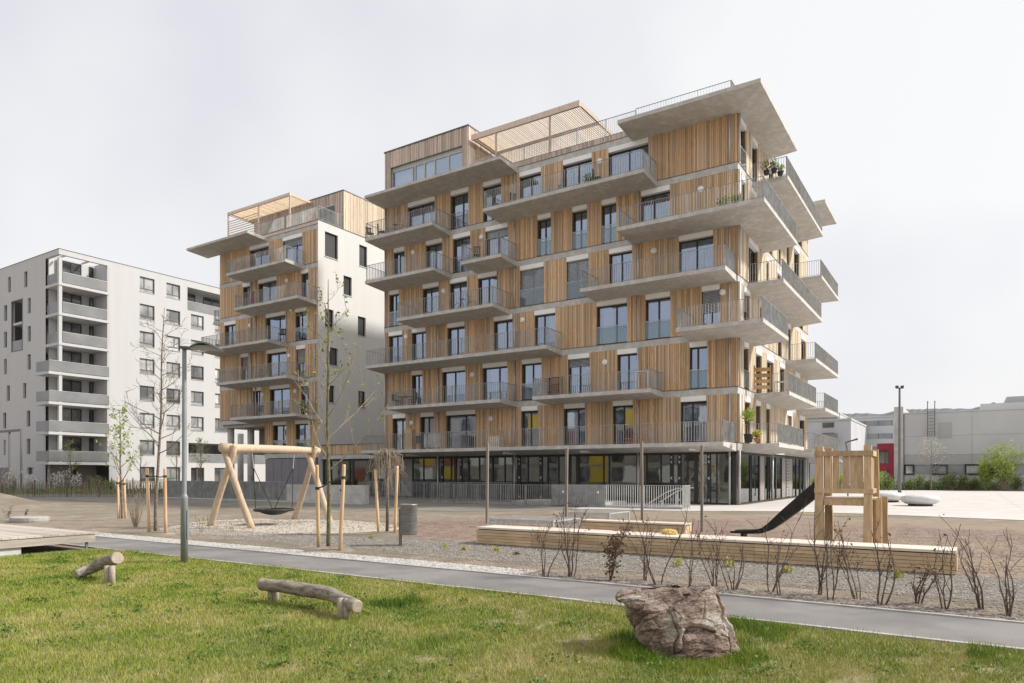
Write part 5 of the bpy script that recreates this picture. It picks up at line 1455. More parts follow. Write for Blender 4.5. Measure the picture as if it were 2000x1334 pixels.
# stakes with tie straps
M['strap'] = mat('dark_green_strap', (.03, .05, .035), rough=.8)
def stake(label, foot, top_py, top_px, tie=None, r=.04):
    x, y = gp(*foot); D_ = depth(x, y); tx, ty = c2s((top_px - 1000) / FPX * D_, D_); z = EYE + (HORIZON - top_py) / FPX * D_
    mb = MB(); n = 5
    P = [(x + (tx - x) * s, y + (ty - y) * s, -.1 + (z + .1) * s) for s in (0, .3, .6, .97, 1.0)]
    mb.tube(P, [r, r, r * .98, r * .95, r * .8], 12)
    o = mb.build('tree_stake', M['stake'], None, True); tag(o, label, 'stake', 'stakes holding the young trees')
    if tie:
        q = MB(); zt = z - tie[2]; k = (zt + .1) / (z + .1); p = Vector((x + (tx - x) * k, y + (ty - y) * k, zt)); e = Vector((tie[0], tie[1], zt + tie[3]))
        q.tube([p + Vector((0, 0, -.03)), p + Vector((0, 0, .03))], r * 1.12, 10); q.tube([p, (p + e) / 2 - Vector((0, 0, .02)), e], .016, 6)
        q.build('tie', M['strap'], o)
    return o
tx, ty = gp(303.8, 1042)
stake('left stake of the tall bare tree', (291.4, 1042), 914, 287, (tx, ty, .22, 0)); stake('right stake of the tall bare tree, nearest the street lamp', (324, 1045), 914, 322, (tx, ty, .22, 0))
tx, ty = gp(238.5, 1017)
stake('left stake of the small leafy tree', (232, 1017), 932, 230, (tx, ty, .2, 0)); stake('right stake of the small leafy tree', (246, 1015), 934, 242, (tx, ty, .2, 0))
tx, ty = gp(641, 1074)
stake('left stake of the tallest young tree', (622.5, 1072), 908, 619, (tx, ty, .50, .12)); stake('right stake of the tallest young tree', (663.5, 1079), 907, 672, (tx, ty, .27, -.1))
tx, ty = gp(756, 1043)
stake('left stake of the weeping tree', (740, 1044), 917, 733); stake('right stake of the weeping tree, beside the litter bin', (771, 1045.6), 910, 776)
# soil mounds at the tree feet
for f in ((306, 1044), (643, 1076), (756, 1045), (238, 1018)):
    x, y = gp(*f); mb = MB(); n = 22; vs, fs = [], []
    for j, (rr, z) in enumerate(((.62, -.01), (.45, .035), (.25, .07), (.05, .085))):
        for i in range(n):
            a = 6.2832 * i / n; k = 1 + .25 * noise.noise((math.cos(a) * 1.5 + x, math.sin(a) * 1.5 + y, j)); vs.append((x + rr * k * math.cos(a), y + rr * k * math.sin(a), z + .02 * noise.noise((a * 3, rr * 9, x))))
    for j in range(3):
        for i in range(n): fs.append((j * n + i, j * n + (i + 1) % n, (j + 1) * n + (i + 1) % n, (j + 1) * n + i))
    fs.append(tuple(range(3 * n, 4 * n))); mb.add(vs, fs); struct(mb.build('soil_mound', M['soil'], None, True))
# bare and leafy shrubs
def shrub(label, base, h, n, seed, wob=.10, spread=.45, leaf=None, lsize=.05, per=1, bark='twig', cat='shrub', group=None, r=.011, sub=4, name='shrub', lfrac=1.0, lspread=.03):
    t = thing(name, label, cat, (*base, 0), 0, group); rnd = random.Random(seed); mb = MB(); tips = []
    cfg = dict(levels=1, n=[sub, 3], start=.3, wob=wob, up=.06, rmin=.0028, spread=.7, along=1.0, ratio=.38, seg=7)
    for k in range(n):
        a = rnd.random() * 6.28; s = rnd.uniform(.1, 1) * spread
        d = Vector((math.cos(a) * s, math.sin(a) * s, 1)).normalized()
        p = Vector((math.cos(a) * .05 * rnd.random(), math.sin(a) * .05 * rnd.random(), -.03))
        P = [p]; RR = [r * rnd.uniform(.7, 1.2)]; q = p.copy(); dd = d.copy(); ln = h * rnd.uniform(.55, 1.05)
        for i in range(7):
            dd = (dd + Vector((rnd.gauss(0, wob), rnd.gauss(0, wob), .10))).normalized(); q = q + dd * ln / 7; P.append(q.copy()); RR.append(max(RR[0] * (1 - .75 * (i + 1) / 7), .003))
        mb.tube(P, RR, 5, cap=False)
        for j in range(sub):
            s = rnd.uniform(.2, .95); i = min(int(s * 7), 6); b = P[i] + (P[i + 1] - P[i]) * (s * 7 - i); a = rnd.random() * 6.28
            nd = (dd + Vector((math.cos(a), math.sin(a), .4)) * .8).normalized()
            grow(mb, b, nd, ln * rnd.uniform(.12, .34), max(RR[i] * .55, .003), 1, cfg, tips, rnd)
        tips += P[4:]
    st = mb.build('stems', M[bark], t)
    if leaf:
        if lfrac < 1: tips = [p for p in tips if rnd.random() < lfrac]
        leaves('leaves', tips, lsize, leaf, st, per, lspread)
    return t
hedge = [(1065, 1129, 1.15, 4), (1117, 1128, 1.15, 6), (1190, 1135, .95, 5), (1257.5, 1136, 1.05, 4), (1286, 1144, 1.2, 3), (1343, 1147, 1.1, 3), (1395, 1147, 1.0, 5), (1431, 1154, 1.15, 5), (1502, 1157.5, 1.15, 3), (1526, 1165, .95, 3),
         (1597, 1163.5, 1.1, 3), (1623.5, 1174, .95, 3), (1676, 1172.5, 1.1, 4), (1719.5, 1183, 1.1, 3), (1791.5, 1181.5, 1.0, 4), (1847, 1192, 1.05, 4), (1917.5, 1192, 1.1, 4), (1971.5, 1205.5, 1.1, 5)]
ordn = ['first', 'second', 'third', 'fourth', 'fifth', 'sixth', 'seventh', 'eighth', 'ninth', 'tenth', 'eleventh', 'twelfth', 'thirteenth', 'fourteenth', 'fifteenth', 'sixteenth', 'seventeenth', 'eighteenth']
for i, (px, py, h, n) in enumerate(hedge):
    dry = i in (1, 2, 12, 13, 14)
    shrub(f'{ordn[i]} hedge shrub from the left, ' + ('with brown dried leaves' if dry else 'bare twigs'), gp(px, py), h * (.82, 1.08, .9, 1.0, 1.15, .95, 1.1)[i % 7], n, 100 + i, .13, (.42, .3, .5, .36, .25)[i % 5], 'leaf_dry' if (dry or i % 3 == 0) else None, .055 if i == 2 else .045, 2 if i == 2 else 1,
          cat='shrub', group='bare hedge shrubs along the path', name='hedge_shrub', lfrac=1.0 if i == 2 else .6 if dry else .12, lspread=.05 if i == 2 else .02, sub=(7, 5, 9, 6)[i % 4], r=(.0105, .013, .011)[i % 3])
shrub('wide bare bush of many thin stems behind the tall bare tree', gp(265, 1030), 1.25, 34, 51, .06, .55, 'leaf_lime', .03, bark='twig_pale', r=.008, sub=2, lfrac=.12, name='bush')
# small shoots dotted over the beds
k = 0
where = ['beside the left end of the long bench', 'in the gravel below the long bench', 'in the gravel left of the third hedge shrub', 'among the hedge shrubs before the bench middle', 'among the hedge shrubs near the boulder', 'between hedge shrubs right of the boulder', 'near the right end of the long bench',
         'under the nest swing frame on its left', 'behind the street lamp on the right', 'by the weeping tree', 'in the grey gravel before the litter bin', 'at the foot of the slide tower', 'at the left edge behind the deck', 'left of the round slab']
for (px, py, h, n, mt) in ((905, 1075, .13, 9, 'yellow_leaf'), (970, 1077, .16, 9, 'yellow_leaf'), (1010, 1084, .10, 7, 'leaf_dry'), (1322, 1106, .22, 7, 'yellow_leaf'), (1424, 1108, .24, 8, 'yellow_leaf'), (1540, 1120, .22, 9, 'yellow_leaf'), (1757, 1130, .2, 8, 'yellow_leaf'),
                            (455, 1040, .45, 4, 'leaf_lime'), (391, 1040, .72, 5, 'leaf_lime'), (725, 1052, .12, 8, 'leaf_lime'), (868, 1070, .1, 7, 'leaf_lime'), (1690, 1050, .2, 6, 'leaf_lime'), (14, 1012, .62, 9, 'leaf_mid'), (48, 1008, .4, 5, 'leaf_dry')):
    shrub(f'small {"yellow green" if mt != "leaf_dry" else "brown"} shoot ' + where[k], gp(px, py), h * .75, n, 200 + k, .12, .7, mt, .04, 1, sub=2, r=.004, name='seedling', cat='seedling', lspread=.02); k += 1
# garden of the white block: blossom bushes and little trees
for i, (px, py, h, lb, mt) in enumerate(((25, 962, 2.0, 'white blossoming bush at the far left by the picket fence', 'blossom'), (60, 961, 1.5, 'white blossoming bush second from the left by the picket fence', 'blossom'),
                                         (118, 962, 1.9, 'widest white blossoming bush before the corner loggias', 'blossom'), (150, 961, 1.5, 'white blossoming bush right of the widest one', 'blossom'), (190, 962, 1.3, 'sparse low bush before the white block corner', 'leaf_mid'),
                                         (172, 950, 1.6, 'green bush on the ground floor garden of the white block', 'leaf_mid'), (60, 948, 2.6, 'green climber by the entrance canopy', 'leaf_lime'), (215, 963, 1.2, 'sparse low bush behind the small leafy tree', 'leaf_mid'))):
    shrub(lb, gp(px, py), h, 22, 300 + i, .1, .55, mt, .13, 2, sub=4, r=.014, name='bush', cat='bush', lspread=.10, lfrac=.55)
for i, (px, py, h, lb, mt) in enumerate(((275, 962, 4.2, 'little bare garden tree before the white block windows', None), (137, 961, 4.6, 'little garden tree with yellow buds before the loggias', 'leaf_lime'), (345, 963, 4.0, 'little pinkish bare tree left of the street lamp pole', None), (392, 962, 4.8, 'little budding tree right of the street lamp pole', 'leaf_lime'))):
    tree('garden_tree', lb, gp(px, py), h, .05, dict(base_cfg, nb=12, len=1.3, rise=1.0, rmin=.007, twig='twig_pale'), 400 + i, mt, lsize=.12)
M['leaf_weed'] = leaf_mat('weed_leaf', (.06, .13, .02), (.17, .27, .05)); M['leaf_straw'] = leaf_mat('dry_straw', (.30, .24, .15), (.55, .47, .33))
for (P, size, mt, label, name) in WEEDS: tag(stuff(leaves(name, P, size, mt, None, 1, .004)), label, 'weeds' if 'weed' in name else 'litter')
# beyond the plaza
tree('blossom_tree', 'thin white blossoming tree before the grey hall', c2s((1819 - 1000) / FPX * 68, 68), 4.9, .07, dict(base_cfg, nb=18, len=2.0, s0=.4, rise=.9, rmin=.008, twig='twig_pale'), 501, 'blossom', lsize=.10, per=1, lspread=.08)
def willow(label, base, h, n, seed, wd, mt='leaf_lime', ls=.17):
    return shrub(label, base, h, n, seed, .07, wd, mt, ls, 3, bark='twig_pale', r=.02, sub=6, name='willow', cat='willow', lspread=.16)
willow('large lime green willow bush before the hall at the right edge', c2s((1962 - 1000) / FPX * 66, 66), 4.1, 40, 61, .62)
willow('smaller lime green willow bush left of the large one', c2s((1925 - 1000) / FPX * 67, 67), 3.0, 20, 62, .5)
pos = [(1716, 2.6, 'leaf_lime'), (1735, 1.8, 'leaf_mid'), (1778, 1.4, 'leaf_mid'), (1796, 2.3, 'leaf_mid'), (1815, 1.2, 'leaf_mid'), (1845, 2.2, 'leaf_mid'), (1862, 2.6, 'leaf_mid'), (1882, 2.2, 'leaf_mid'), (1903, 1.6, 'leaf_mid'), (1640, 2.4, 'leaf_lime'), (1612, 2.6, 'leaf_mid'), (1594, 2.2, 'leaf_lime'), (1985, 2.0, 'leaf_mid'), (1696, 2.2, 'leaf_mid')]
order = sorted(range(len(pos)), key=lambda i: pos[i][0])
for rank, i in enumerate(order):
    px, h, mt = pos[i]
    shrub(f'{ordn[rank]} green shrub from the left in the row before the far buildings', c2s((px - 1000) / FPX * 69, 69), h * .72, 20, 600 + i, .1, .55, mt, .13, 2, bark='twig_pale', sub=4, r=.013, name='shrub', cat='shrub', group='shrubs along the far edge of the plaza', lspread=.16)
x0, y0 = c2s((1690 - 1000) / FPX * 70, 70); x1, y1 = c2s((2080 - 1000) / FPX * 70, 70)
n = 9000; s = rng.random(n); P = np.stack([x0 + (x1 - x0) * s + rng.normal(0, .5, n), y0 + (y1 - y0) * s + rng.normal(0, .5, n), rng.random(n) * .75], 1)
o = leaves('ground_cover', P, .16, 'leaf_mid', None, 1, .05); tag(stuff(o), 'low green ground cover under the shrubs by the hall', 'ground cover')
mb = MB(); bars(mb, [(x0, y0 - 1.2), (x1, y1 - 1.2)], 0, 1.5, step=.5, post=3.5, w=.008); tag(mb.build('wire_fence', M['frame_grey']), 'thin dark wire fence along the far edge of the plaza', 'fence')
x0, y0 = c2s((-80 - 1000) / FPX * 58, 58); x1, y1 = c2s((320 - 1000) / FPX * 58, 58)
n = 9000; s = rng.random(n); P = np.stack([x0 + (x1 - x0) * s + rng.normal(0, 1.6, n), y0 + (y1 - y0) * s + rng.normal(0, 1.6, n), rng.random(n) * .35], 1)
o = leaves('ground_cover', P, .13, 'leaf_mid', None, 1, .05); tag(stuff(o), 'low planting in the garden of the white block', 'ground cover')
# ------------------------------------------------------------------ things beyond the plaza
M['hallgrey'] = mat('grey_hall_cladding', (.50, .50, .495), (.56, .56, .555), scale=.3, rough=.7, detail=3)
M['hallgrey2'] = mat('dark_grey_hall_cladding', (.40, .40, .395), (.44, .44, .435), scale=.3, rough=.7, detail=3)
M['offwhite'] = mat('office_white', (.50, .51, .54), (.56, .57, .59), scale=.2, rough=.6, detail=3)
M['red'] = mat('crimson_panel', (.36, .035, .065), (.42, .05, .08), scale=.4, rough=.5)
M['ribbon'] = mat('office_ribbon_glass', (.20, .225, .26), (.32, .34, .37), scale=.4, rough=.15, spec=.7)
HY = 85.0
hall = house('sports_hall', 'long low grey hall with black framed ribbon windows at the right', 'hall', (xp(1880, HY), HY + 10, 0))
hx0, hx1 = xp(1766, HY), xp(2000, HY) + 70
hm = front(HY)
HT = zat(808, xp(1780, HY), HY)
# cladding in large panels with recessed joints
rows = [(0, 1.55, 'hallgrey'), (2.55, 3.6, 'hallgrey2'), (3.6, 5.55, 'hallgrey'), (5.55, HT, 'hallgrey')]
x = hx0
while x < hx1:
    x1 = min(x + 6, hx1)
    for (a, b, mt) in rows:
        mb = MB(); mb.mbox(hm, x + .01, x1 - .01, -.2, random.uniform(0, .012), a + .008, b - .008); mb.build('panel', M[mt], hall)
    x = x1
mb = MB(); mb.box(hx0, hx1, HY + .22, HY + 30, 0, HT - .02); mb.build('body', M['hallgrey2'], hall)
mb = MB(); mb.box(hx0 - .05, hx1, HY - .06, HY + 30, HT, HT + .12); mb.build('roof_edge', M['hallgrey'], hall)
mb = MB(); mb.box(xp(1746.5, HY), hx0 - .06, HY - .3, HY + 28, 0, zat(795, xp(1756, HY), HY)); mb.build('end_wall', M['conc_wall'], hall)
mb = MB(); mb.box(xp(1915, HY + 6), hx1, HY + 6, HY + 25, HT, HT + 1.2); mb.build('roof_storey', M['hallgrey'], hall)
mb = MB(); mb.box(xp(1966, HY + 9), hx1, HY + 9, HY + 22, HT + 1.2, HT + 2.1); mb.build('roof_plant', M['hallgrey2'], hall)
mb = MB(); mb.mbox(hm, hx0, hx1, -.2, -.06, 1.56, 2.54); rb = mb.build('ribbon', M['ribbon'], hall)
spots = [(1760, 1786), (1818, 1851), (1884, 1918), (1950, 1976)] + [(2010 + 70 * i, 2040 + 70 * i) for i in range(6)]
for (a, b) in spots:
    far_window(hall, hm, max(hx0, xp(a, HY)), xp(b, HY), 1.5, 2.6, th=-.06, frame='frame', split=0, fw=.16, sill=False, gl='farglass_pale')
lx = xp(1812, HY); lx2 = xp(1826, HY)
mb = MB()
for xx in (lx, lx2): mb.box(xx - .04, xx + .04, HY - .5, HY - .42, 5.4, HT + 1.2)
z = 5.6
while z < HT + .1: mb.box(lx, lx2, HY - .49, HY - .45, z, z + .05); z += .34
for xx in (lx, lx2): mb.box(xx - .03, xx + .03, HY - .42, HY - .01, 5.9, 5.96); mb.box(xx - .03, xx + .03, HY - .42, HY + 1.0, HT + 1.14, HT + 1.2)
mb.build('roof_ladder', M['frame_grey'], hall)
mb = MB(); mb.box(lx2 + .3, lx2 + 1.5, HY - .03, HY - .021, 5.3, 6.9); mb.build('door', M['hallgrey2'], hall)

# office buildings far behind
def office(name, label, px0, px1, y0, top_py, floors, ribbons=True, dep=30, mt='offwhite'):
    x0, x1 = xp(px0, y0), xp(px1, y0)
    zt = zat(top_py, (x0 + x1) / 2, y0)
    h = house(name, label, 'office block', ((x0 + x1) / 2, y0 + dep / 2, 0))
    mb = MB(); mb.box(x0, x1, y0, y0 + dep, 0, zt); mb.build('body', M[mt], h)
    mb = MB(); mb.box(x0 - .1, x1 + .1, y0 - .15, y0 + dep, zt + .002, zt + .3); mb.build('roof', M['hallgrey'], h)
    m = front(y0); fh = zt / floors
    for k in range(floors):
        z0 = k * fh + fh * .35
        if ribbons:
            mb = MB(); mb.mbox(m, x0 + .8, x1 - .8, -.1, .012, z0, z0 + fh * .42); rbn = mb.build('window_ribbon', M['ribbon'], h)
            q = MB(); n = int((x1 - x0) / 2.6)
            for i in range(n + 1): a = x0 + .8 + (x1 - x0 - 1.6) * i / n; q.mbox(m, a - .06, a + .06, -.05, .05, z0, z0 + fh * .42)
            q.build('mullions', M['frame_grey'], rbn)
        else:
            n = int((x1 - x0) / 4.2)
            for i in range(n):
                a = x0 + (i + .5) * (x1 - x0) / n
                far_window(h, m, a - .9, a + .9, z0, z0 + fh * .5, th=-.05, sill=False, frame='frame_grey')
            for i in range(n):
                a = x0 + (i + .5) * (x1 - x0) / n
                if (i + k) % 2: continue
                mb = MB(); mb.mbox(m, a - 1.6, a + 1.6, .0, 1.3, k * fh + .1, k * fh + .3); bl = mb.build('balcony', M['offwhite'], h)
                mb = MB(); mb.mbox(m, a - 1.6, a + 1.6, 1.24, 1.3, k * fh + .3, k * fh + 1.3); mb.build('balustrade', M['frost'], bl)
    return h
office('office_block', 'white office block with grey window ribbons far behind the slide tower', 1655, 1752, 150, 816, 5)
office('office_block', 'white block with stacked balconies far behind the wooden house corner', 1575, 1662, 128, 822, 6, ribbons=False)
office('office_block', 'pale office block on the skyline left of the far balconies', 1480, 1640, 200, 812, 7)
# red framed entrance building
rx0, rx1, RY_ = xp(1713, 92), xp(1746, 92), 92.0
rh = house('entrance_building', 'crimson framed entrance building beside the grey hall', 'building', ((rx0 + rx1) / 2, RY_ + 4, 0))
zt = zat(868, rx0, RY_); rm = front(RY_)
o1 = (rx0 + .12, rx1 - .55, zt * .5 + .25, zt - .7); o2 = (rx0 + .12, rx1 - .55, .1, zt * .5 - .55)
opening_wall(rh, rm, rx0, rx1, 0, zt, [o1, o2], 'red', th=.5, name='frame_wall')
far_window(rh, rm, *o1, th=.4, split=.62, sill=False, gl='farglass_pale'); far_window(rh, rm, *o2, th=.4, split=.62, sill=False, gl='farglass_pale')
mb = MB(); mb.box(rx0, rx1, RY_ + .55, RY_ + 12, 0, zt); mb.build('body', M['offwhite'], rh)
mb = MB(); mb.box(rx0, rx1, RY_ - .01, RY_ + 12, zt + .002, zt + .1); mb.build('roof', M['red'], rh)
# small hut with a pitched roof
kx, ky = xp(1603, 70), 70
hut = house('pavilion', 'small dark roofed timber pavilion behind the slide', 'pavilion', (kx, ky, 0))
for (a, b) in ((-1.2, -1), (1.2, -1), (-1.2, 1), (1.2, 1)): mb = MB(); mb.box(kx + a - .08, kx + a + .08, ky + b - .08, ky + b + .08, 0, 2.6); mb.build('post', M['reveal'], hut)
mb = MB(); mb.add([(kx - 2, ky - 1.8, 2.6), (kx + 2, ky - 1.8, 2.6), (kx + 2, ky + 1.8, 2.6), (kx - 2, ky + 1.8, 2.6), (kx - .5, ky, 3.7), (kx + .5, ky, 3.7)], [(0, 1, 5, 4), (1, 2, 5), (2, 3, 4, 5), (3, 0, 4), (3, 2, 1, 0)]); mb.build('roof', M['frame_grey'], hut)
# wooded hill on the skyline
M['hill'] = mat('hazy_distant_hill', (.30, .315, .32), (.38, .39, .395), scale=.02, rough=1)  # haze of the distance is painted into this pale grey
mb = MB(); n = 420; vs = []; fs = []
for i in range(n + 1):
    x = -150 + 900 * i / n
    z = 47 + 7 * noise.noise((x * .012, 1.3, 0)) + 5 * noise.noise((x * .05, 4.3, 0)) + 1.0 * noise.noise((x * .3, 2, 0)) + .5 * noise.noise((x * .9, 7, 0))
    vs += [(x, 560, 0), (x, 600, z), (x, 700, z * 1.05), (x, 760, 0)]
for i in range(n):
    for k in range(3): fs.append((i * 4 + k, i * 4 + 4 + k, i * 4 + 5 + k, i * 4 + 1 + k))
mb.add(vs, fs); struct(mb.build('hill', M['hill']))

# the row of houses behind the camera, seen mirrored in the glazing
M['yellow'] = mat('yellow_panel', (.48, .33, .05), (.55, .39, .07), scale=.3, rough=.7)
M['rust'] = mat('rust_red_panel', (.24, .085, .055), (.29, .11, .07), scale=.3, rough=.7)
op = house('terraced_block', 'block with yellow and rust red panels mirrored in the shop front glass', 'apartment block', (-45, -36, 0))
fm = lambda a, d, z: (a, -30 + d, z)
mb = MB(); mb.box(-110, 20, -46, -30, 0, 12.2); mb.build('body', M['taupe'], op)
for k in range(4):
    for i in range(21):
        a = -108 + i * 6; z = .4 + k * 3
        r = random.random()
        mb = MB(); mb.mbox(fm, a + 2.4, a + 5.4, .0, .06, z - .2, z + 2.4)
        mb.build('panel', M['yellow' if r < .16 else 'rust' if r < .36 else 'taupe' if r < .8 else 'plaster'], op)
        mb = MB(); mb.mbox(fm, a + .3, a + 2.2, -.02, .03, z + .1, z + 2.2); wq = mb.build('window', M['frame'], op)
        mb = MB(); mb.mbox(fm, a + .4, a + 2.1, .03, .05, z + .2, z + 2.1); mb.build('pane', M['farglass'], wq)
mb = MB(); mb.box(-110.2, 20.2, -46.2, -29.8, 12.21, 12.4); mb.build('roof', M['flash'], op)
for (x0, x1, h, mt) in ((-150, -112, 15, 'plaster_w'),):
    t = house('white_block', 'plain white block beyond the yellow panelled one', 'apartment block', ((x0 + x1) / 2, -36, 0))
    mb = MB(); mb.box(x0, x1, -46, -29, 0, h); mb.build('body', M[mt], t)
    mb = MB(); mb.box(x0 - .1, x1 + .1, -46.1, -28.9, h + .002, h + .2); mb.build('roof', M['flash'], t)
    for k in range(5):
        for i in range(8):
            mb = MB(); mb.box(x0 + 1.5 + i * 4.6, x0 + 3.6 + i * 4.6, -28.99, -28.95, k * 3 + .9, k * 3 + 2.3); mb.build('window', M['farglass'], t)
# ------------------------------------------------------------------ things standing on the balconies
def wheel(mb, c, r, ax, n=20, rr=.016):
    u, v = Vector((1, 0, 0)), Vector((0, 0, 1))
    mb.tube([c + (u * math.cos(6.2832 * i / n) + v * math.sin(6.2832 * i / n)) * r for i in range(n + 1)], rr, 6, cap=False)
def bicycle(label, x, y, z, rz, col=(.05, .05, .055)):
    t = thing('bicycle', label, 'bicycle', (x, y, z), rz)
    fm_ = mat('bike_paint', col, rough=.4)
    for c in (-.52, .52):
        mb = MB(); wheel(mb, Vector((c, 0, .34)), .33, None); w_ = mb.build('wheel', M['black'], t)
        mb = MB()
        for k in range(10): a = math.pi * k / 10; d = Vector((math.cos(a), 0, math.sin(a))) * .32; mb.tube([Vector((c, 0, .34)) - d, Vector((c, 0, .34)) + d], .003, 3, cap=False)
        mb.build('spokes', M['galv'], w_)
    mb = MB(); bb, st, hd, rw, fw = Vector((-.08, 0, .32)), Vector((-.25, 0, .82)), Vector((.33, 0, .85)), Vector((-.52, 0, .34)), Vector((.52, 0, .34))
    for a, b in ((bb, st), (st, hd), (bb, hd - Vector((-.02, 0, .12))), (rw, bb), (rw, st), (hd, fw), (hd, hd + Vector((-.04, 0, .14)))): mb.tube([a, b], .016, 6)
    mb.build('frame', fm_, t)
    mb = MB(); mb.tube([(.29, -.27, 1.0), (.33, -.1, 1.0), (.33, .1, 1.0), (.29, .27, 1.0)], .014, 6); mb.build('handlebar', M['frame'], t)
    mb = MB(); mb.box(-.40, -.15, -.06, .06, .86, .92); mb.build('saddle', M['black'], t)
    return t
def chair(label, x, y, z, rz, mt='frame', slat=True):
    t = thing('chair', label, 'chair', (x, y, z), rz)
    mb = MB(); mb.box(-.22, .22, -.22, .22, .43, .47); mb.build('seat', M[mt], t)
    mb = MB()
    for k in range(4): mb.box(-.2 + k * .11, -.13 + k * .11, .20, .23, .5, .9)
    mb.box(-.22, .22, .195, .235, .86, .93); mb.build('backrest', M[mt], t)
    for (a, b) in ((-.2, -.2), (.2, -.2), (-.2, .2), (.2, .2)):
        mb = MB(); mb.tube([(a * 1.1, b * 1.1, 0), (a, b, .43)], .017, 6); mb.build('leg', M[mt], t)
def table(label, x, y, z, rz, w_=.7, d_=.5, h=.72, mt='frame'):
    t = thing('table', label, 'table', (x, y, z), rz)
    mb = MB(); mb.box(-w_ / 2, w_ / 2, -d_ / 2, d_ / 2, h - .03, h); mb.build('tabletop', M[mt], t)
    for a in (-1, 1):
        for b in (-1, 1): mb = MB(); mb.box(a * (w_ / 2 - .04) - .018, a * (w_ / 2 - .04) + .018, b * (d_ / 2 - .04) - .018, b * (d_ / 2 - .04) + .018, 0, h - .03); mb.build('leg', M[mt], t)
def plant(label, x, y, z, h, r, mt='leaf_mid', pot='frame', ph=.3, pr=.16, flower=None, n=240, lift=0.0):
    t = thing('potted_plant', label, 'potted plant', (x, y, z))
    mb = MB(); mb.lathe([(pr * .75, 0), (pr, ph), (pr * 1.06, ph), (pr * 1.06, ph - .03), (pr * .9, ph - .04)], n=14); mb.build('pot', M[pot], t, True)
    mb = MB(); rnd = random.Random(int(abs(x * 97)))
    for k in range(9): a = rnd.random() * 6.28; mb.tube([(0, 0, ph * .8), (math.cos(a) * r * .15, math.sin(a) * r * .15, ph + lift), (math.cos(a) * r * .8, math.sin(a) * r * .8, ph + lift + h * rnd.uniform(.7, 1))], .006, 4, cap=False)
    st = mb.build('stems', M['twig'], t)
    u = rng.normal(0, 1, (n, 3)); u /= np.linalg.norm(u, axis=1)[:, None]; u *= rng.random((n, 1)) ** .4
    P = u * np.array([r, r, h * .5]) + np.array([0, 0, ph + lift + h * .55]); leaves('leaves', P, .11, mt, st, 1, .02)
    if flower: fl = leaves('flowers', P[:60] + rng.normal(0, .05, (60, 3)), .08, flower, st, 1, .03); stuff(fl)
    return t
M['magenta'] = leaf_mat('magenta_flower', (.30, .02, .14), (.45, .05, .25))
M['terracotta'] = mat('terracotta', (.42, .17, .09), rough=.8)
M['redwood'] = mat('red_brown_shelf', (.22, .075, .04), (.30, .11, .06), scale=4, rough=.7)
M['palletw'] = mat('honey_pallet_wood', (.42, .25, .10), (.55, .36, .17), scale=5, rough=.7, rnd=.2)
M['whitep'] = mat('white_paint', (.78, .77, .75), rough=.5)
zf = lambda k: LV[k] - .03
X_ = lambda px, d: xp(px, OY - d)
bicycle('bicycle on the upper left balcony under the roof overhang', X_(778, .9), OY - .9, zf(6), .1)
bicycle('bicycle parked on the fourth floor balcony before white curtains', X_(908, .8), OY - .8, zf(4), .05, (.03, .03, .03))
bicycle('bicycle on the second house, third floor balcony', X_(515, .8), OY - .8, zf(3), .1, (.06, .05, .05))
chair('dark chair at the left end of the upper left balcony', X_(722, 1.5), OY - 1.5, zf(6), 1.2); chair('dark chair beside the bicycle on the upper left balcony', X_(745, 1.3), OY - 1.3, zf(6), 2.2)
chair('dark armchair on the small fifth floor balcony', X_(931, 1.2), OY - 1.2, zf(5), -2.5)
chair('dark chair at the left end of the top right balcony', X_(972, 1.0), OY - 1.0, zf(6), 2.6); chair('second dark chair at the left of the top right balcony', X_(998, .9), OY - .9, zf(6), -2.0)
chair('small grey chair left in the middle of the top right balcony', X_(1070, .8), OY - .8, zf(6), .4, 'galv'); chair('small grey chair right in the middle of the top right balcony', X_(1088, .8), OY - .8, zf(6), -.4, 'galv')
plant('magenta flowering plant on the top right balcony', X_(1150, 1.1), OY - 1.1, zf(6), .55, .35, 'leaf_mid', 'frame', .3, .22, 'magenta'); chair('dark chair beside the magenta plant', X_(1166, 1.2), OY - 1.2, zf(6), 1.9)
plant('green plant at the corner of the fifth floor balcony', X_(1412, 1.2), OY - 1.2, zf(5), .5, .3); plant('second green plant at the corner of the fifth floor balcony', X_(1438, 1.3), OY - 1.3, zf(5), .45, .28)
t = thing('shelf', 'red brown shelf on the second floor balcony', 'shelf', (X_(1084, .35), OY - .35, zf(2)))
for sx_ in (-.38, .36): mb = MB(); mb.box(sx_, sx_ + .03, -.18, .18, 0, 1.25); mb.build('side_panel', M['redwood'], t)
for z in (.1, .45, .8, 1.2): mb = MB(); mb.box(-.35, .36, -.18, .18, z, z + .03); mb.build('shelf_board', M['redwood'], t)
table('tall narrow white table at the right of the second floor balcony', X_(1256, 1.2), OY - 1.2, zf(2), 0, .75, .4, 1.02, 'whitep')
table('dark table on the second floor balcony at the left', X_(792, .9), OY - .9, zf(2), .2, .9, .6, .72, 'frame'); chair('dark chair left of the table on the second floor balcony', X_(774, 1.1), OY - 1.1, zf(2), 1.4); chair('dark chair right of the table on the second floor balcony', X_(806, 1.1), OY - 1.1, zf(2), -1.4)
t = thing('wooden_crate', 'pale wooden crate on the first floor terrace', 'crate', (X_(968, .8), OY - .8, zf(1)))
for z in (.02, .2, .38, .56): mb = MB(); mb.box(-.42, .42, -.25, -.22, z, z + .16); mb.build('slat', M['benchtop'], t); mb = MB(); mb.box(-.42, .42, .22, .25, z, z + .16); mb.build('slat', M['benchtop'], t); mb = MB(); mb.box(.39, .42, -.219, .219, z, z + .16); mb.build('slat', M['benchtop'], t)
mb = MB(); mb.box(-.44, .44, -.27, .27, .725, .75); mb.build('lid', M['benchtop'], t)
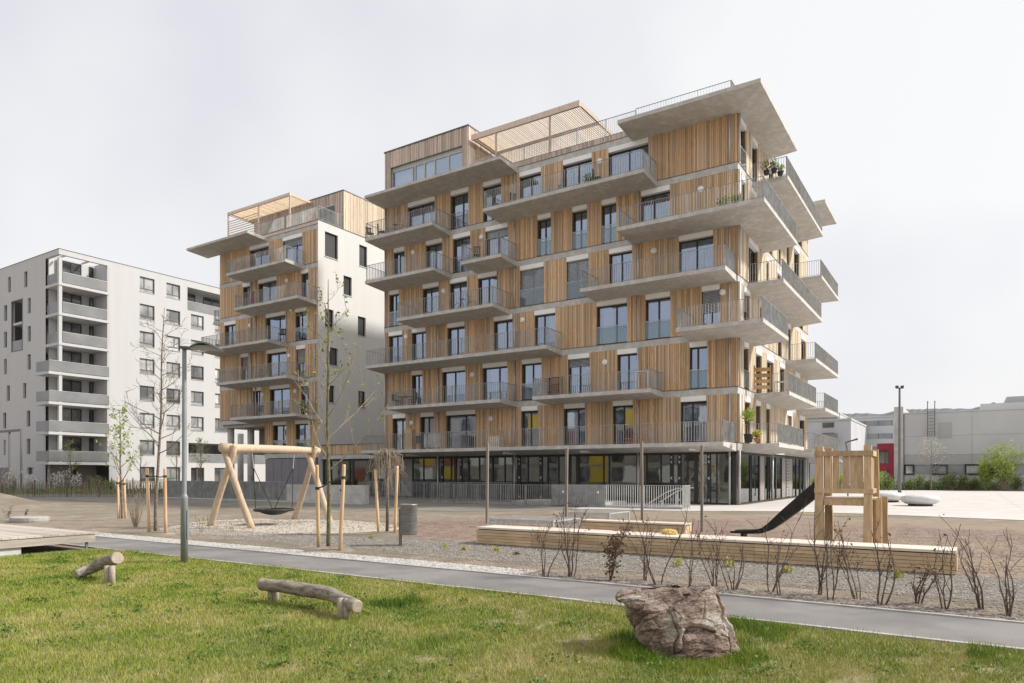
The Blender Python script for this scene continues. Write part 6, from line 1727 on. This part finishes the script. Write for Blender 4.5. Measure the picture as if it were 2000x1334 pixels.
mb = MB(); x0, x1 = X_(829, 2.1), X_(862, 2.1); n = 16
for i in range(n): mb.box(x0 + (x1 - x0) * i / n, x0 + (x1 - x0) * (i + 1) / n, OY - 2.18 - .012 * (i % 2), OY - 2.15, zf(1) + .1, zf(1) + .98)
tag(mb.build('privacy_screen', M['galv_light']), 'pale grey privacy screen tied inside the terrace railing', 'screen')
mb = MB(); mb.box(-.35, .35, -.03, .03, 0, 1.5); o = mb.build('board', M['stake']); o.location = (X_(799, .2), OY - .22, zf(1)); o.rotation_euler = (.08, 0, 0); tag(o, 'reddish board leaning on the terrace wall', 'board')
plant('orange potted plant on the first floor terrace', X_(1228, .9), OY - .9, zf(1), .5, .3, 'leaf_dry', 'terracotta', .35, .22); chair('dark chair at the left of the first floor terrace', X_(818, 1.0), OY - 1.0, zf(1), .7)
# right facade
XR = lambda d: OX + d
ry_ = lambda px, d: yp(px, OX + d)
t = thing('pallet_screen', 'honey coloured slatted wooden screen on the short side balcony', 'screen', (XR(.75), ry_(1488, .75) + .1, zf(2)), R(20))
for k in range(4): z = .06 + k * .31; mb = MB(); mb.box(-.38, .38, -.02, .02, z, z + .2); mb.build('slat', M['palletw'], t)
for a in (-.44, .37): mb = MB(); mb.box(a, a + .07, -.04, .04, 0, 1.32); mb.build('upright', M['palletw'], t)
table('folding table beside the wooden screen', XR(1.2), ry_(1530, 1.2), zf(2), .5, .9, .5, .74, 'galv_light')
plant('bushy pale green plant in a dark pot on the corner balcony', XR(.7), ry_(1462, .7), zf(1), .75, .36, 'leaf_lime', 'frame', .42, .24, n=420, lift=.55)
plant('small yellow flowering plant on the corner balcony', XR(1.2), ry_(1478, 1.2), zf(1), .35, .2, 'yellow_leaf', 'terracotta', .2, .14)
plant('red leaved plant on the top short side balcony', XR(.9), ry_(1497, .9), zf(6), .55, .3, 'leaf_mid', 'frame', .22, .16, 'magenta', n=140); plant('dark green plant on the top short side balcony', XR(1.3), ry_(1512, 1.3), zf(6), .45, .28, ph=.22, n=140); plant('yellow green plant on the top short side balcony', XR(1.5), ry_(1524, 1.5), zf(6), .35, .22, 'leaf_lime', ph=.2, n=100)
mb = MB(); vs = []; n = 8
for i in range(n + 1): vs += [(i * .05, .03 * math.sin(i * 1.7), 0), (i * .05 + .02, .05 * math.sin(i * 1.9 + .5), .95)]
mb.add(vs, [(2 * i, 2 * i + 2, 2 * i + 3, 2 * i + 1) for i in range(n)]); o = mb.build('red_towel', mat('dark_red_cloth', (.28, .03, .05), rough=.9)); o.location = (X_(489, 1.4), OY - 1.4, zf(5) + .25)
o.modifiers.new('thick', 'SOLIDIFY').thickness = .012
tag(o, 'dark red towel hanging on the second house balcony', 'towel')
chair('dark chair on the second house, fourth floor balcony', X_(551, 1.0), OY - 1.0, zf(4), .5); chair('dark chair on the second house, second floor balcony', X_(508, 1.0), OY - 1.0, zf(2), .5); plant('plant at the right end of the second house, second floor balcony', X_(592, 1.2), OY - 1.2, zf(2), .6, .3, 'leaf_mid')
for o in bpy.data.objects:
    if 'keep' in o: del o['keep']
